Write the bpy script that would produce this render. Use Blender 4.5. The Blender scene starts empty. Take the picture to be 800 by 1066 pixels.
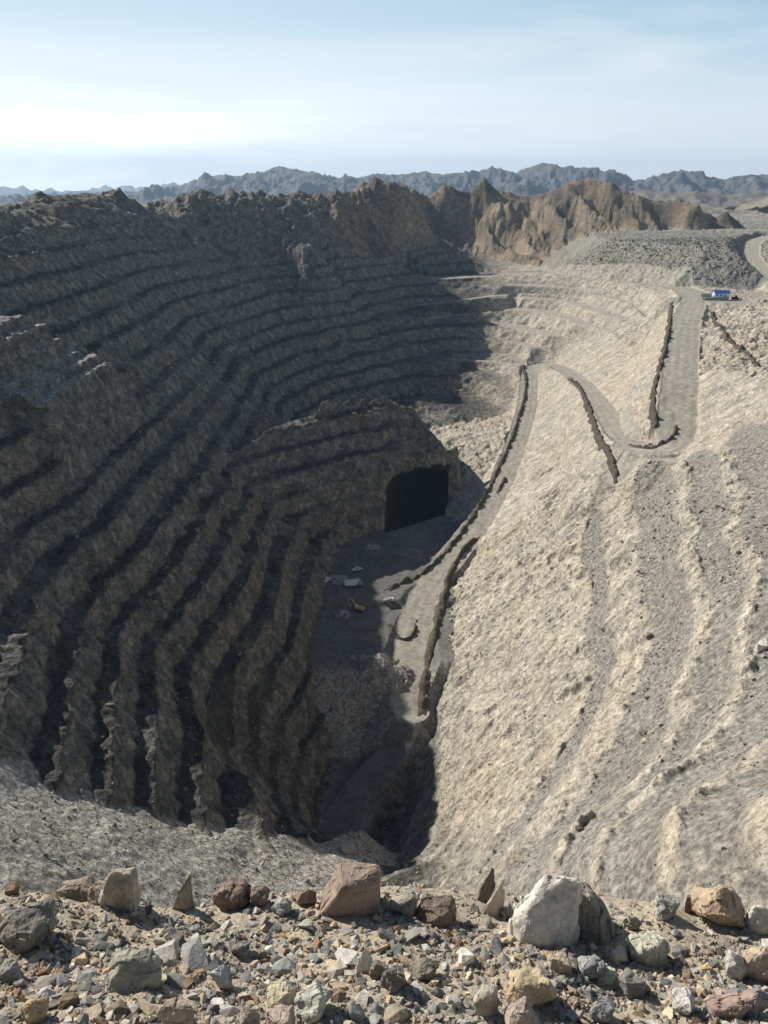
import bpy, bmesh, math, random
import numpy as np
from mathutils import Vector, Matrix, noise as mnoise

S = bpy.context.scene
COL = S.collection
rng = np.random.default_rng(7)
random.seed(7)

# ------------------------------------------------------------------ camera
PITCH = math.atan(333 / 800.0)
cam_d = bpy.data.cameras.new("camera")
cam_d.sensor_fit = 'VERTICAL'
cam_d.sensor_height = 24.0
cam_d.lens = 24.0 * 800.0 / 1066.0
cam_d.clip_start = 0.05
cam_d.clip_end = 60000
cam = bpy.data.objects.new("camera", cam_d)
cam.rotation_euler = (math.pi / 2 - PITCH, 0, 0)
COL.objects.link(cam)
S.camera = cam

# ------------------------------------------------------------------ light
SUN_EL = math.radians(35.4)
SUN_AZ = math.radians(307.0)            # clockwise from +Y
SDIR = Vector((math.sin(SUN_AZ) * math.cos(SUN_EL), math.cos(SUN_AZ) * math.cos(SUN_EL), math.sin(SUN_EL)))
sun_d = bpy.data.lights.new("sun", 'SUN')
sun_d.energy = 5.0
sun_d.angle = math.radians(0.5)
sun_d.color = (1.0, 0.94, 0.84)
sun = bpy.data.objects.new("sun", sun_d)
sun.rotation_euler = SDIR.to_track_quat('Z', 'Y').to_euler()
COL.objects.link(sun)

SKY_STR = 0.05
_k = SKY_STR * 1.24
SKY_HI = tuple(c / _k for c in (.38, .585, .72))
SKY_HI_SUN = tuple(c / _k for c in (.58, .73, .84))
SKY_LO = tuple(c / _k for c in (1.02, 1.06, 1.09))
SKY_LO_SUN = tuple(c / _k for c in (1.6, 1.6, 1.58))
SKY_CIRRUS = tuple(c / _k for c in (.84, .90, .95))
W = bpy.data.worlds.new("World")
S.world = W
W.use_nodes = True
wn, wl = W.node_tree.nodes, W.node_tree.links
wn.clear()
w_out = wn.new('ShaderNodeOutputWorld')
w_bg = wn.new('ShaderNodeBackground')
w_bg.inputs['Strength'].default_value = SKY_STR
sky = wn.new('ShaderNodeTexSky')
sky.sky_type = 'NISHITA'
sky.sun_disc = False
sky.sun_elevation = SUN_EL
sky.sun_rotation = SUN_AZ
sky.altitude = 1200
sky.air_density = 1.0
sky.dust_density = 1.2
sky.ozone_density = 1.0
w_tc = wn.new('ShaderNodeTexCoord')
w_map = wn.new('ShaderNodeMapping')
w_map.inputs['Scale'].default_value = (1.0, 1.8, 11.0)
w_map.inputs['Rotation'].default_value = (0.06, -0.10, 0.3)
w_n = wn.new('ShaderNodeTexNoise')
w_n.inputs['Scale'].default_value = 1.6
w_n.inputs['Detail'].default_value = 7
w_n.inputs['Roughness'].default_value = 0.55
w_n.inputs['Distortion'].default_value = 0.4
w_r = wn.new('ShaderNodeMapRange')
w_r.inputs['From Min'].default_value = 0.44
w_r.inputs['From Max'].default_value = 0.62
w_r.inputs['To Max'].default_value = 0.8
wl.new(w_tc.outputs['Generated'], w_map.inputs['Vector'])
wl.new(w_map.outputs['Vector'], w_n.inputs['Vector'])
wl.new(w_n.outputs['Fac'], w_r.inputs['Value'])
# thin cirrus veil: white at the horizon, pale blue above, thinning out towards the zenith, brighter on the sun's side
def wnode(t, **kw):
    o = wn.new(t)
    for k_, v_ in kw.items():
        setattr(o, k_, v_)
    return o


def wmap(val, a_, b_, c_, d_):
    o = wnode('ShaderNodeMapRange', interpolation_type='SMOOTHSTEP')
    for k_, v_ in zip(('From Min', 'From Max', 'To Min', 'To Max'), (a_, b_, c_, d_)):
        o.inputs[k_].default_value = v_
    wl.new(val, o.inputs['Value'])
    return o.outputs['Result']


def wmixc(f, a_, b_):
    o = wnode('ShaderNodeMix', data_type='RGBA')
    for k_, v_ in (('Factor', f), ('A', a_), ('B', b_)):
        s_ = [i_ for i_ in o.inputs if i_.name == k_ and i_.enabled][0]
        if isinstance(v_, tuple):
            s_.default_value = (*v_, 1)
        else:
            wl.new(v_, s_)
    return [i_ for i_ in o.outputs if i_.enabled][0]


w_sep = wn.new('ShaderNodeSeparateXYZ')
wl.new(w_tc.outputs['Generated'], w_sep.inputs['Vector'])
w_dot = wnode('ShaderNodeVectorMath', operation='DOT_PRODUCT')
w_dot.inputs[1].default_value = SDIR
wl.new(w_tc.outputs['Generated'], w_dot.inputs[0])
glow = wmap(w_dot.outputs['Value'], 0.2, 0.85, 0.0, 1.0)
hi_c = wmixc(glow, SKY_HI, SKY_HI_SUN)
lo_c = wmixc(glow, SKY_LO, SKY_LO_SUN)
veil = wmixc(wmap(w_sep.outputs['Z'], 0.0, 0.20, 0.0, 1.0), lo_c, hi_c)
veil = wmixc(w_r.outputs['Result'], veil, SKY_CIRRUS)
full = wmixc(wmap(w_sep.outputs['Z'], 0.20, 0.55, 0.0, 1.0), veil, sky.outputs['Color'])
wl.new(full, w_bg.inputs['Color'])
wl.new(w_bg.outputs['Background'], w_out.inputs['Surface'])

S.view_settings.view_transform = 'Standard'
S.view_settings.look = 'None'
S.view_settings.gamma = 1.0
S.view_settings.exposure = 0.38
S.view_settings.use_curve_mapping = False
S.cycles.diffuse_bounces = 2

# ------------------------------------------------------------------ helpers
CT, ST = math.cos(PITCH), math.sin(PITCH)


def ray(u, v):
    a, b = (u - 400) / 800.0, (v - 533) / 800.0
    return a, CT - ST * b, -(ST + CT * b)


def at(u, v, D):
    """point at depth D below the eye that is seen at (u, v)"""
    dx, dy, dz = ray(u, v)
    t = D / -dz
    return dx * t, dy * t, -D


_perm = rng.permutation(512).astype(np.int64)
_vals = rng.random(512) * 2 - 1


def vnoise(x, y, seed=0):
    xi, yi = np.floor(x), np.floor(y)
    fx, fy = x - xi, y - yi
    xi, yi = xi.astype(np.int64), yi.astype(np.int64)
    fx = fx * fx * fx * (fx * (fx * 6 - 15) + 10)
    fy = fy * fy * fy * (fy * (fy * 6 - 15) + 10)

    def h(i, j):
        return _vals[_perm[(_perm[(i + seed * 37) & 511] + j) & 511]]
    a = h(xi, yi)
    b = h(xi + 1, yi)
    c = h(xi, yi + 1)
    d = h(xi + 1, yi + 1)
    return (a + (b - a) * fx) * (1 - fy) + (c + (d - c) * fx) * fy


def fbm(x, y, oct=4, seed=0, gain=0.5):
    s, amp, tot = 0.0, 1.0, 0.0
    for o in range(oct):
        s = s + amp * vnoise(x * 2 ** o + 13.7 * o, y * 2 ** o - 7.3 * o, seed + o)
        tot += amp
        amp *= gain
    return s / tot


def ridged(x, y, oct=4, seed=0, gain=0.55):
    s, amp, tot = 0.0, 1.0, 0.0
    for o in range(oct):
        s = s + amp * (1 - 2 * np.abs(vnoise(x * 2 ** o + 5.1 * o, y * 2 ** o + 9.2 * o, seed + o)))
        tot += amp
        amp *= gain
    return s / tot


def sst(a, b, x):
    t = np.clip((x - a) / (b - a), 0, 1)
    return t * t * (3 - 2 * t)


def polydist(x, y, pts):
    """distance, interpolated z and signed side for a polyline of (x, y, z)"""
    best = np.full(x.shape, 1e9)
    zz = np.zeros(x.shape)
    side = np.zeros(x.shape)
    for (x0, y0, z0), (x1, y1, z1) in zip(pts[:-1], pts[1:]):
        dx, dy = x1 - x0, y1 - y0
        L2 = dx * dx + dy * dy + 1e-9
        t = np.clip(((x - x0) * dx + (y - y0) * dy) / L2, 0, 1)
        d = np.hypot(x - x0 - t * dx, y - y0 - t * dy)
        m = d < best
        best = np.where(m, d, best)
        zz = np.where(m, z0 + t * (z1 - z0), zz)
        side = np.where(m, np.sign(dx * (y - y0) - dy * (x - x0)), side)
    return best, zz, side


def smooth_path(pts, n=6):
    """Catmull-Rom through the points"""
    P = np.array(pts, float)
    P = np.vstack([2 * P[0] - P[1], P, 2 * P[-1] - P[-2]])
    out = []
    for i in range(1, len(P) - 2):
        for k in range(n):
            t = k / n
            p0, p1, p2, p3 = P[i - 1], P[i], P[i + 1], P[i + 2]
            out.append(0.5 * (2 * p1 + (p2 - p0) * t + (2 * p0 - 5 * p1 + 4 * p2 - p3) * t * t + (3 * p1 - p0 - 3 * p2 + p3) * t ** 3))
    out.append(P[-2])
    return [tuple(p) for p in out]


# ------------------------------------------------------------------ macro relief of the pit (thin-plate spline)
def wall_x(D):
    return -27 - (181 - D) * 0.98 if D <= 181 else -27 + (D - 181) * 0.2


CP = []
for D in (215, 190, 170, 150, 130, 110, 90, 70, 50, 30, 12):
    for y in (60, 130, 200, 270, 340, 410, 480, 540):
        if (D >= 170 and y > 480) or (y <= 200 and D >= 110) or (y <= 130 and D > 60) or (D > 150 and y > 330):
            continue
        CP.append((wall_x(D), y, -D))
PX = [
    # near end of the left wall, benches curling in
    (62, 700, 119), (50, 760, 119), (38, 815, 119), (115, 700, 128), (105, 780, 128), (98, 849, 128), (150, 700, 137), (146, 780, 137), (150, 850, 137),
    (191, 700, 146.5), (186, 780, 146.5), (192, 860, 146.5), (238, 700, 156.5), (240, 800, 156.5), (262, 880, 156.5), (283, 700, 169), (278, 800, 169), (290, 850, 169), (320, 895, 172),
    (328, 700, 182), (326, 760, 193), (330, 820, 205), (336, 885, 209), (0, 640, 107.5), (30, 620, 107.5), (0, 575, 98.6), (0, 520, 89),
    (385, 560, 182), (365, 592, 182), (345, 620, 182), (333, 660, 182), (328, 560, 169), (318, 610, 169), (310, 640, 169), (342, 520, 168), (290, 560, 156.5), (280, 640, 156.5), (305, 510, 156.5), (318, 480, 156.5),
    # gullied hillside above the far left benches
    (400, 240, 39), (430, 262, 60), (350, 240, 34), (320, 236, 27), (370, 270, 60), (410, 275, 68),
    # left wall where it bends round the back
    (335, 347, 107), (380, 337, 107), (420, 325, 107), (450, 317, 105),
    (320, 405, 137), (345, 395, 137), (380, 387, 137), (400, 380, 137), (450, 377, 139),
    (335, 420, 146.5), (360, 407, 146.5), (390, 397, 146.5), (430, 390, 146.5),
    (330, 452, 156), (352, 432, 156), (385, 418, 156), (430, 410, 154),
    (320, 368, 119), (352, 357, 119), (390, 350, 119), (432, 345, 120),
    (242, 320, 78.5), (280, 307, 78.5), (310, 302, 78.5), (355, 296, 80), (400, 293, 82),
    (300, 337, 98.6), (355, 327, 98.6), (420, 309, 98),
    # back wall and the far rim
    (535, 306, 96), (600, 307, 94), (500, 308, 98), (480, 326, 112), (530, 325, 111), (590, 327, 106),
    (500, 350, 126), (540, 350, 124), (600, 350, 115), (640, 360, 110), (480, 372, 141), (520, 372, 139),
    (640, 395, 113), (655, 430, 111), (660, 340, 100), (680, 330, 92),
    (735, 310, 77), (700, 300, 78), (650, 293, 79), (600, 288, 80), (560, 285, 82), (500, 287, 84), (450, 289, 86),
    # right slope between the road legs
    (590, 410, 136), (580, 440, 140), (600, 470, 137), (560, 460, 146), (640, 480, 120),
    (520, 540, 162), (500, 590, 168), (475, 640, 179), (455, 700, 188), (447, 760, 196),
    (540, 610, 155), (560, 560, 152), (580, 520, 146), (600, 640, 141), (540, 700, 156), (500, 760, 172), (470, 810, 187),
    (430, 820, 206), (420, 860, 207), (407, 893, 208), (445, 860, 195), (430, 890, 198),
    (629, 584, 131), (632, 695, 130), (590, 780, 132), (530, 840, 140), (480, 880, 160), (460, 910, 165),
    (680, 560, 111), (686, 710, 110), (659, 800, 110), (590, 860, 112), (520, 905, 115),
    (737, 560, 96), (746, 668, 95), (720, 490, 98), (740, 420, 90), (765, 380, 84),
    (800, 740, 85), (740, 790, 85), (700, 820, 85), (640, 890, 86), (700, 920, 72), (780, 900, 66), (800, 830, 73),
    (800, 660, 87), (800, 600, 87), (800, 500, 85), (800, 420, 81), (800, 350, 78), (760, 340, 79), (780, 310, 77),
]
for u, v, D in PX:
    CP.append(at(u, v, D))
CP += [(170, 200, -66), (150, 120, -58), (110, 50, -46), (80, 10, -30), (230, 330, -74), (300, 420, -74), (330, 560, -75),
       (300, 700, -77), (250, 800, -79), (380, 800, -76), (450, 600, -72), (350, 250, -60), (300, 100, -40), (420, 400, -70),
       (150, 900, -82), (60, 940, -84), (300, 950, -80), (0, 100, -150), (0, 60, -150), (30, 60, -110), (-60, 90, -125), (-45, 120, -142),
       (0, 220, -226), (-2, 300, -200), (5, 350, -200), (8, 390, -200), (20, 430, -180), (30, 470, -172), (40, 520, -163)]
# crest of the left wall, with the skyline it makes
CREST = [(0, 214, -212, 0), (40, 212, -211, 0), (66, 203, -210, 0), (90, 197, -208, 0), (115, 197, -203, 0), (132, 203, -198, 0),
         (160, 204, -187, 0), (190, 202, -172, 0), (225, 195, -150, 0), (258, 197, -127, 0), (290, 204, -104, 0), (313, 197, -83, 0), (335, 206, -66, 0), (358, 199, -45, 0), (380, 189, -22, 0), (402, 198, 2, 0), (428, 198, 31, 0)]
for u, v, xc, _ in CREST:
    dx, dy, dz = ray(u, v)
    t = xc / dx
    CP.append((xc, dy * t, dz * t))
CP += [(-262, 560, -24), (-255, 470, -20), (-300, 610, -34), (-255, 640, -22), (-280, 720, -34), (-215, 300, -10), (-215, 200, -12), (-210, 100, -10), (-205, 20, -6), (-300, 300, -8), (-320, 100, -2), (-320, 500, -6), (-300, 700, -10),
       (-230, 850, -34), (-120, 980, -40), (-160, 900, -36), (-40, 1000, -60)]
CP = np.array(CP)


def tps_fit(P, lam):
    X = P[:, :2] / 100
    n = len(X)
    d2 = ((X[:, None] - X[None]) ** 2).sum(-1)
    K = 0.5 * d2 * np.log(d2 + 1e-12)
    A = np.zeros((n + 3, n + 3))
    A[:n, :n] = K + lam * np.eye(n)
    A[:n, n] = 1
    A[:n, n + 1:] = X
    A[n, :n] = 1
    A[n + 1:, :n] = X.T
    rhs = np.zeros(n + 3)
    rhs[:n] = P[:, 2]
    return X, np.linalg.solve(A, rhs)


TX, TW = tps_fit(CP, 0.02)
GX0, GX1, GY0, GY1, GS = -420, 520, -40, 1100, 4.0
gx = np.arange(GX0, GX1 + GS, GS)
gy = np.arange(GY0, GY1 + GS, GS)
MGX, MGY = np.meshgrid(gx, gy)
Q = np.stack([MGX.ravel(), MGY.ravel()], 1) / 100
MACRO = np.zeros(len(Q))
for s in range(0, len(Q), 20000):
    q = Q[s:s + 20000]
    d2 = ((q[:, None] - TX[None]) ** 2).sum(-1)
    MACRO[s:s + 20000] = (0.5 * d2 * np.log(d2 + 1e-12)) @ TW[:-3] + TW[-3] + q @ TW[-2:]
MACRO = MACRO.reshape(MGX.shape)


def macro(x, y):
    fx = np.clip((x - GX0) / GS, 0, len(gx) - 1.001)
    fy = np.clip((y - GY0) / GS, 0, len(gy) - 1.001)
    i, j = fx.astype(int), fy.astype(int)
    fx, fy = fx - i, fy - j
    a, b, c, d = MACRO[j, i], MACRO[j, i + 1], MACRO[j + 1, i], MACRO[j + 1, i + 1]
    return (a * (1 - fx) + b * fx) * (1 - fy) + (c * (1 - fx) + d * fx) * fy


# bench levels read off the dark berm lines of the left wall
LV = np.array([-60, -50, -40, -30, -20, -11, -2, 8, 18, 28, 38, 48, 58, 67.5, 78.5, 89, 98.6, 107.5, 119, 128, 137, 146.5, 156.5, 169, 182, 194, 207, 220])
BW = np.array([.4, .4, .4, .4, .4, .42, .42, .44, .44, .44, .44, .44, .44, .44, .42, .45, .48, .64, .50, .50, .50, .50, .66, .42, .34, .3, .3, .3])


def terrace(D):
    k = np.clip(np.searchsorted(LV, D) - 1, 0, len(LV) - 2)
    a, b = LV[k], LV[k + 1]
    s = (D - a) / (b - a)
    w0, w1 = BW[k] * .5, BW[k + 1] * .5
    m = np.clip((s - w0) / (1 - w0 - w1), 0, 1)
    out = a + (b - a) * (m * 0.94 + 0.06 * s)
    berm = 1 - sst(0.0, 0.10, m) * (1 - sst(0.90, 1.0, m))
    return out, berm


FACE_Y0, FACE_K = 397.0, 0.75         # foot line of the cavern face

# roads (u, v, depth)
ROAD_UP = [at(*p) for p in [(705, 296, 77.5), (722, 310, 77.5), (716, 330, 81), (711, 360, 86), (708, 400, 93), (706, 430, 100), (704, 448, 103.5), (694, 463, 106.5), (678, 468, 109), (660, 464, 111)]]
ROAD_MID = [at(*p) for p in [(678, 468, 109), (660, 464, 111), (644, 450, 114), (630, 428, 119), (610, 402, 126), (590, 386, 133), (570, 379, 137.5), (556, 382, 140)]]
ROAD_LOW = [at(*p) for p in [(565, 383, 138), (553, 387, 141), (551, 402, 144), (549, 425, 148), (540, 455, 153), (527, 490, 159),
                             (508, 528, 166), (487, 560, 171), (462, 592, 176), (441, 622, 180), (431, 660, 182.5), (427, 700, 185.5), (428, 740, 190)]]
ROAD_END = [at(*p) for p in [(428, 740, 190), (421, 765, 195), (398, 795, 200.5), (372, 825, 205), (352, 855, 207)]]
ROAD_UP, ROAD_MID, ROAD_LOW, ROAD_END = [smooth_path(p_) for p_ in (ROAD_UP, ROAD_MID, ROAD_LOW, ROAD_END)]
ROAD_RIM = smooth_path([at(*p) for p in [(440, 290, 86), (500, 287, 84), (560, 284, 82), (620, 289, 80), (670, 294, 79), (710, 300, 77.5), (740, 312, 77.5), (800, 318, 77.5)]])
ROAD_DUMP = smooth_path([at(*p) for p in [(800, 318, 77.5), (830, 305, 74), (800, 285, 66), (783, 268, 58), (785, 252, 50), (800, 246, 47)]])
BERM_L = smooth_path([at(*p) for p in [(470, 374, 141), (510, 376, 140), (545, 380, 139.5)]])
BENCH1 = smooth_path([at(*p) for p in [(440, 317, 104), (480, 312, 100), (535, 306, 96.5), (600, 308, 95), (655, 318, 95), (680, 335, 97)]])
BENCH2 = smooth_path([at(*p) for p in [(430, 333, 114), (480, 328, 113), (530, 324, 111), (536, 310, 100)]])
SADDLE = smooth_path([at(*p) for p in [(640, 500, 121), (680, 478, 112), (705, 480, 104)]])


PILES = [(*at(400, 694, 181)[:2], 12, 5.5), (*at(352, 606, 180)[:2], 6, 2.5), (*at(386, 575, 180)[:2], 5, 2.0), (*at(357, 640, 181)[:2], 5, 2.2), (*at(350, 712, 183)[:2], 3, 1.2), (*at(361, 712, 183)[:2], 3, 1.2)]


def road_carve(z, x, y, road, path, w, cut=0.75, fill=0.85, soft=0.0):
    xs, ys = [p[0] for p in path], [p[1] for p in path]
    m = (x > min(xs) - 190) & (x < max(xs) + 190) & (y > min(ys) - 190) & (y < max(ys) + 190)
    if not m.any():
        return z, road
    d, zr, sd = polydist(x[m], y[m], path)
    d = d + 1.1 * fbm(x[m] / 7, y[m] / 7, 3, 140)
    e = np.maximum(d - w, 0)
    hi = zr + e * cut + 2.5 * np.maximum(e - 30, 0)
    lo = zr - e * fill - 2.5 * np.maximum(e - 14, 0)
    zz = np.clip(z[m], lo, hi)
    z = z.copy()
    z[m] = zz
    if road is not None:
        road = road.copy()
        road[m] = np.maximum(road[m], 1 - sst(w - 0.8, w + 1.2, d))
    return z, road


DUMP_TOE = [at(*p) for p in [(572, 283, 81), (600, 287, 80), (650, 293, 79), (700, 299, 78), (760, 302, 77.5), (830, 304, 77)]]
MT_SKY_U = np.array([330, 345, 360, 372, 380, 392, 400, 415, 430, 446, 462, 475, 490, 505, 520, 535, 550, 568, 585, 600, 612, 635, 660, 680, 692, 705, 720, 733, 745, 757, 768, 780, 790, 830, 900])
MT_SKY_V = np.array([208, 203, 200, 192, 187, 194, 200, 199, 196, 204, 191, 196, 198, 184, 196, 201, 205, 198, 192, 188, 184, 190, 200, 207, 208, 205, 212, 219, 224, 220, 226, 236, 243, 250, 250])


def mountains(x, y):
    """the craggy brown ridge behind the far rim"""
    wx = x + 14 * fbm(x / 120, y / 120, 3, 40) + 4 * fbm(x / 25, y / 25, 2, 42)
    wy = y + 34 * fbm(x / 100 + 9, y / 100, 3, 44)
    ycrest = 1130 + 30 * np.sin(x / 95.0) - 0.18 * (x - 150)
    uu = 400 + 800 * (x / np.maximum(ycrest, 1) * 1.075)
    vv = np.interp(uu + 6 * fbm(x / 30, y / 60, 2, 48), MT_SKY_U, MT_SKY_V)
    zc = (200 - vv) / 800.0 * 0.9232 * ycrest / 1.075
    zs = np.interp(uu, [330, 400, 500, 620, 700, 790], [-2, 0, 4, 6, -14, -60])
    dist = wy - ycrest
    f = np.where(dist < 0, -dist, dist * 0.9)
    zc = zc + (zs - zc) * sst(5, 80, f)
    sk = wx + 0.35 * dist
    spur = ridged(sk / 92, dist / 330, 5, 50, .5)          # spurs running down the face
    spur2 = ridged((wx - 0.3 * dist) / 24, dist / 110, 4, 57, .6)
    prof = 1 - np.exp(-f / 75.0)
    z = zc - 52 * prof - 0.24 * f + (spur * 44 - 16) * sst(0, 70, f) * sst(240, 140, f) + spur2 * 6 * sst(0, 40, f)
    z = z + 2.8 * (ridged(x / 17 + .3 * dist / 17, y / 40, 3, 61, .6) - .35) + 1.6 * fbm(x / 7, y / 7, 3, 63)
    return z


def rim_edge(x):
    return 2.02 + 0.10 * np.sin(x * 1.3) + 0.07 * np.sin(x * 3.1 + 1)


def pit(x, y):
    """height and colour zones of the pit; zones: road, scree, berm, side (0 left, 1 right), hill"""
    M = macro(x, y)
    # spur that carries the cavern, added; its height keeps the far corner in shade
    bn = 2.6 * fbm(x / 15, y / 60, 4, 84, .6) + 1.4 * fbm(x / 6, y / 6, 3, 85)
    e = (y - FACE_Y0 - FACE_K * x + bn) / math.hypot(1, FACE_K)
    cl_z = -181 + 2.5 * np.minimum(e, 14.5)
    front = cl_z + 0.92 * np.maximum(e - 14.5, 0)
    hz = np.interp(x, [-90, -60, -25, 0, 16, 28, 42, 52], [-136, -121, -115, -116, -121, -133, -149, -177]) + 2.2 * fbm(x / 18, y * 0 + 1, 3, 87)
    back = hz - 1.0 * (e - 14.5 - (hz + 144.7) / 0.92)
    B = np.minimum(front, back)
    B = np.where((y > 360) & (y < 640) & (x > -100) & (x < 90), B, -1e3)
    hk = np.clip(14 - np.abs(M - B), 0, 14)
    spur = sst(-4, 2, B - M)
    cliff = spur * sst(17, 15, e) * (x > -45)
    cl_z = cl_z + .8 * fbm(x / 5, y / 5, 3, 88)
    M = np.maximum(M, B) + hk * hk / 56.0 * (B > -900)
    D0 = -M
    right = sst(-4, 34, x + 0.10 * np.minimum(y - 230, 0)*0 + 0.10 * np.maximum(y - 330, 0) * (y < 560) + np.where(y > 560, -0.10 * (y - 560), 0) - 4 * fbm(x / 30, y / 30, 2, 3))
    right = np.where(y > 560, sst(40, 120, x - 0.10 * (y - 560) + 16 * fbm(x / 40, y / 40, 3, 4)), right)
    # bench faces: fluted, ragged crest lines
    rag = 0.55 + 1.2 * sst(-.3, .45, fbm(x / 35, y / 45, 2, 8))
    nz = 3.8 * fbm(x / 60, y / 60, 3, 1) + 1.6 * fbm(x / 24, y / 30, 3, 5) + rag * (1.2 * fbm(x / 14, y / 9, 3, 9, .65) + 0.9 * vnoise(x / 8, y / 3.4, 10) + 0.3 * vnoise(x / 4, y / 2, 17))
    D = D0 + nz
    tz, berm = terrace(D)
    # berms lost under rockfalls here and there
    lost = sst(0.12, 0.5, fbm(x / 55 + 3, y / 38 + D0 / 60, 3, 12))
    tmask = 1 - 0.45 * lost
    upper = sst(66, 40, D0 - 6 * fbm(x / 40, y / 40, 2, 13)) * sst(520, 640, y) + .45 * sst(40, 15, D0)
    tmask = tmask * (1 - 0.95 * np.clip(upper, 0, 1))
    left_z = -(D * (1 - tmask) + tz * tmask)
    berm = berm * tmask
    # rubble cones lying on the berms
    left_z = left_z + 1.0 * np.abs(vnoise(x / 4.3, y / 4.3, 14)) + 0.5 * vnoise(x / 2.2, y / 2.2, 15)
    cones = sst(.05, .5, fbm(x / 16, y / 13, 3, 16))
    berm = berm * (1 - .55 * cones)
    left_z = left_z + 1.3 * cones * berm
    # right slope: old benches drowned in scree
    warp = 3.0 * fbm(x / 28, y / 28, 3, 20) + 1.2 * fbm(x / 9, y / 9, 2, 21)
    Dr = D0 + warp
    gully = np.zeros_like(x)
    gdep = np.zeros_like(x)
    gfade = sst(345, 295, y + 14 * fbm(x / 30, y / 30, 2, 22))
    for lv, hw, dp in ((110, 6.5, 2.2), (96, 4.2, 1.5), (84, 5.5, 1.8), (130.5, 3.6, 1.0), (72, 4.5, 1.4)):
        g_ = np.exp(-((Dr - lv) / hw) ** 2) * gfade
        gully = np.maximum(gully, sst(.25, .6, g_))
        gdep = np.maximum(gdep, g_ * dp)
    s_al = y + 0.35 * x
    streak = fbm(s_al / 7.0, D0 / 34.0, 4, 24)
    streak2 = ridged(s_al / 15.0 + 0.02 * D0, D0 / 60.0, 3, 27)
    crag = ridged(x / 22 + 2, y / 22, 4, 30)
    rockz = 1.3 * streak2 + 0.7 * streak + 2.6 * (crag - 0.2) + 1.5 * (ridged(x / 8, y / 8, 3, 33) - .3) + 1.1 * (ridged(x / 4.2, y / 4.2, 2, 36) - .3) + .45 * vnoise(x / 1.9, y / 1.9, 37)
    rockz = rockz * (1 - .6 * sst(560, 660, y))
    right_z = M - gdep + rockz * (1 - 0.85 * gully)
    # back benches of the far side
    btz, bb = terrace(D0 + 1.5 * fbm(x / 20, y / 20, 3, 18) + 0.7 * vnoise(x / 5, y / 5, 19))
    bk = sst(600, 680, y) * sst(130, 100, D0) * 0 + sst(610, 690, y) * 0.95 * sst(78, 88, D0)
    right_z = right_z * (1 - bk) - btz * bk
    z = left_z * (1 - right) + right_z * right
    ledge = bk * bb * right * sst(.5, .9, right)
    berm = berm * (1 - right)
    scree = gully * right
    # near scree fan on the left
    sx_ = [-260, -130, -94, -75, -66, -57, -50, -33, -20, -8, 20]
    yb = np.interp(x, sx_, [150, 155, 157, 135, 139, 144, 150, 153, 167, 188, 196])
    zb = np.interp(x, sx_, [-40, -90, -112, -119, -128, -137, -146, -157, -171, -188, -214])
    yb = yb + 5 * fbm(x / 16, y / 40, 3, 69)
    Sx = zb + np.where(y < yb, .60, 1.3) * (yb - y) + 1.4 * fbm(x / 24, y / 24, 3, 70) + 0.4 * fbm(x / 4, y / 4, 2, 71)
    Sx = np.minimum(Sx, -14 + 2 * fbm(x / 20, y / 20, 2, 73))
    Sx = np.where((y < 235) & (x < 40) & (x > -260), Sx, -1e4)
    fan = sst(-1.2, 0.6, Sx - z)
    z = np.maximum(z, Sx)
    berm = berm * (1 - fan)
    scree = np.maximum(scree, fan)
    cap = -86 + 0.55 * np.maximum(-150 - x, 0) + 1.6 * np.maximum(x + .545 * y + 4, 0) + 1.5 * fbm(x / 9, y / 9, 3, 74)  # unseen near-left ground cut down so sun reaches the scree fan
    cap = np.where((x < -70) & (x > -330) & (y > 20) & (y < 300), cap + 3 * np.maximum(y - 270, 0), 1e4)
    scree = np.where(z > cap, 0.8, scree)
    z = np.minimum(z, cap)
    # face under the rim the camera stands on
    face = -2.6 - 1.34 * np.maximum(y - 2.2, 0) - 0.15 * np.abs(x) + 1.5 * sst(8, 40, y) * fbm(x / 8, y / 8, 3, 75)
    nf = sst(0, 2, face - z)
    z = np.maximum(z, face)
    scree = np.maximum(scree, nf)
    # promontory at the left
    for D_, xe, ye, sl in ((46, -146, 318, 4), (50.5, -141, 322, 4), (57, -138, 326, 4), (64, -134, 340, 4), (66.5, -128, 342, 3), (69.5, -122, 338, 2.5)):
        wv = 4.0 * fbm(x / 20, y / 17, 4, 80, .6) + 1.2 * vnoise(x / 4, y / 3, 81)
        out = np.maximum(np.maximum(x - xe + wv, 0), np.maximum(y - ye + wv, 0))
        out = np.maximum(out, (268 - y))
        P = np.where((x > -190) & (y > 150), -D_ + 0.6 * vnoise(x / 2.5, y / 2.5, 82) - sl * out, -1e4)
        m = P > z
        flat = m & (out <= 0)
        z = np.where(m, P, z)
        scree = np.where(flat, 0.9 * sst(-14, -2, -out + np.minimum(x - xe, y - ye) * 0 + np.maximum(x - xe, y - ye)), scree)
        berm = np.where(m, 0, berm)
    # cliff with the cavern at the foot of the spur
    z = np.where(cliff > 0, np.maximum(z, np.where(cliff > 0, cl_z, -1e4)), z)
    berm = berm * (1 - cliff)
    right = right * (1 - spur)
    # floors
    road = .55 * ledge
    F = np.interp(y + 2.5 * fbm(x / 12, y / 12, 3, 90), [0, 236, 244, 266, 273, 500], [-207, -207, -205, -184, -181, -181])
    ramp_x = np.interp(y, [190, 215, 240], [-9, -3, 12])
    F = F + 2.4 * sst(318, 321.5, y + 1.5 * fbm(x / 9, y / 9, 2, 95)) + 1.5 * sst(366, 369, y + .2 * x)
    F = np.where((x > ramp_x) & (y < 243), -219, F)
    slope_zone = sst(238, 244, y) * sst(274, 266, y)
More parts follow.
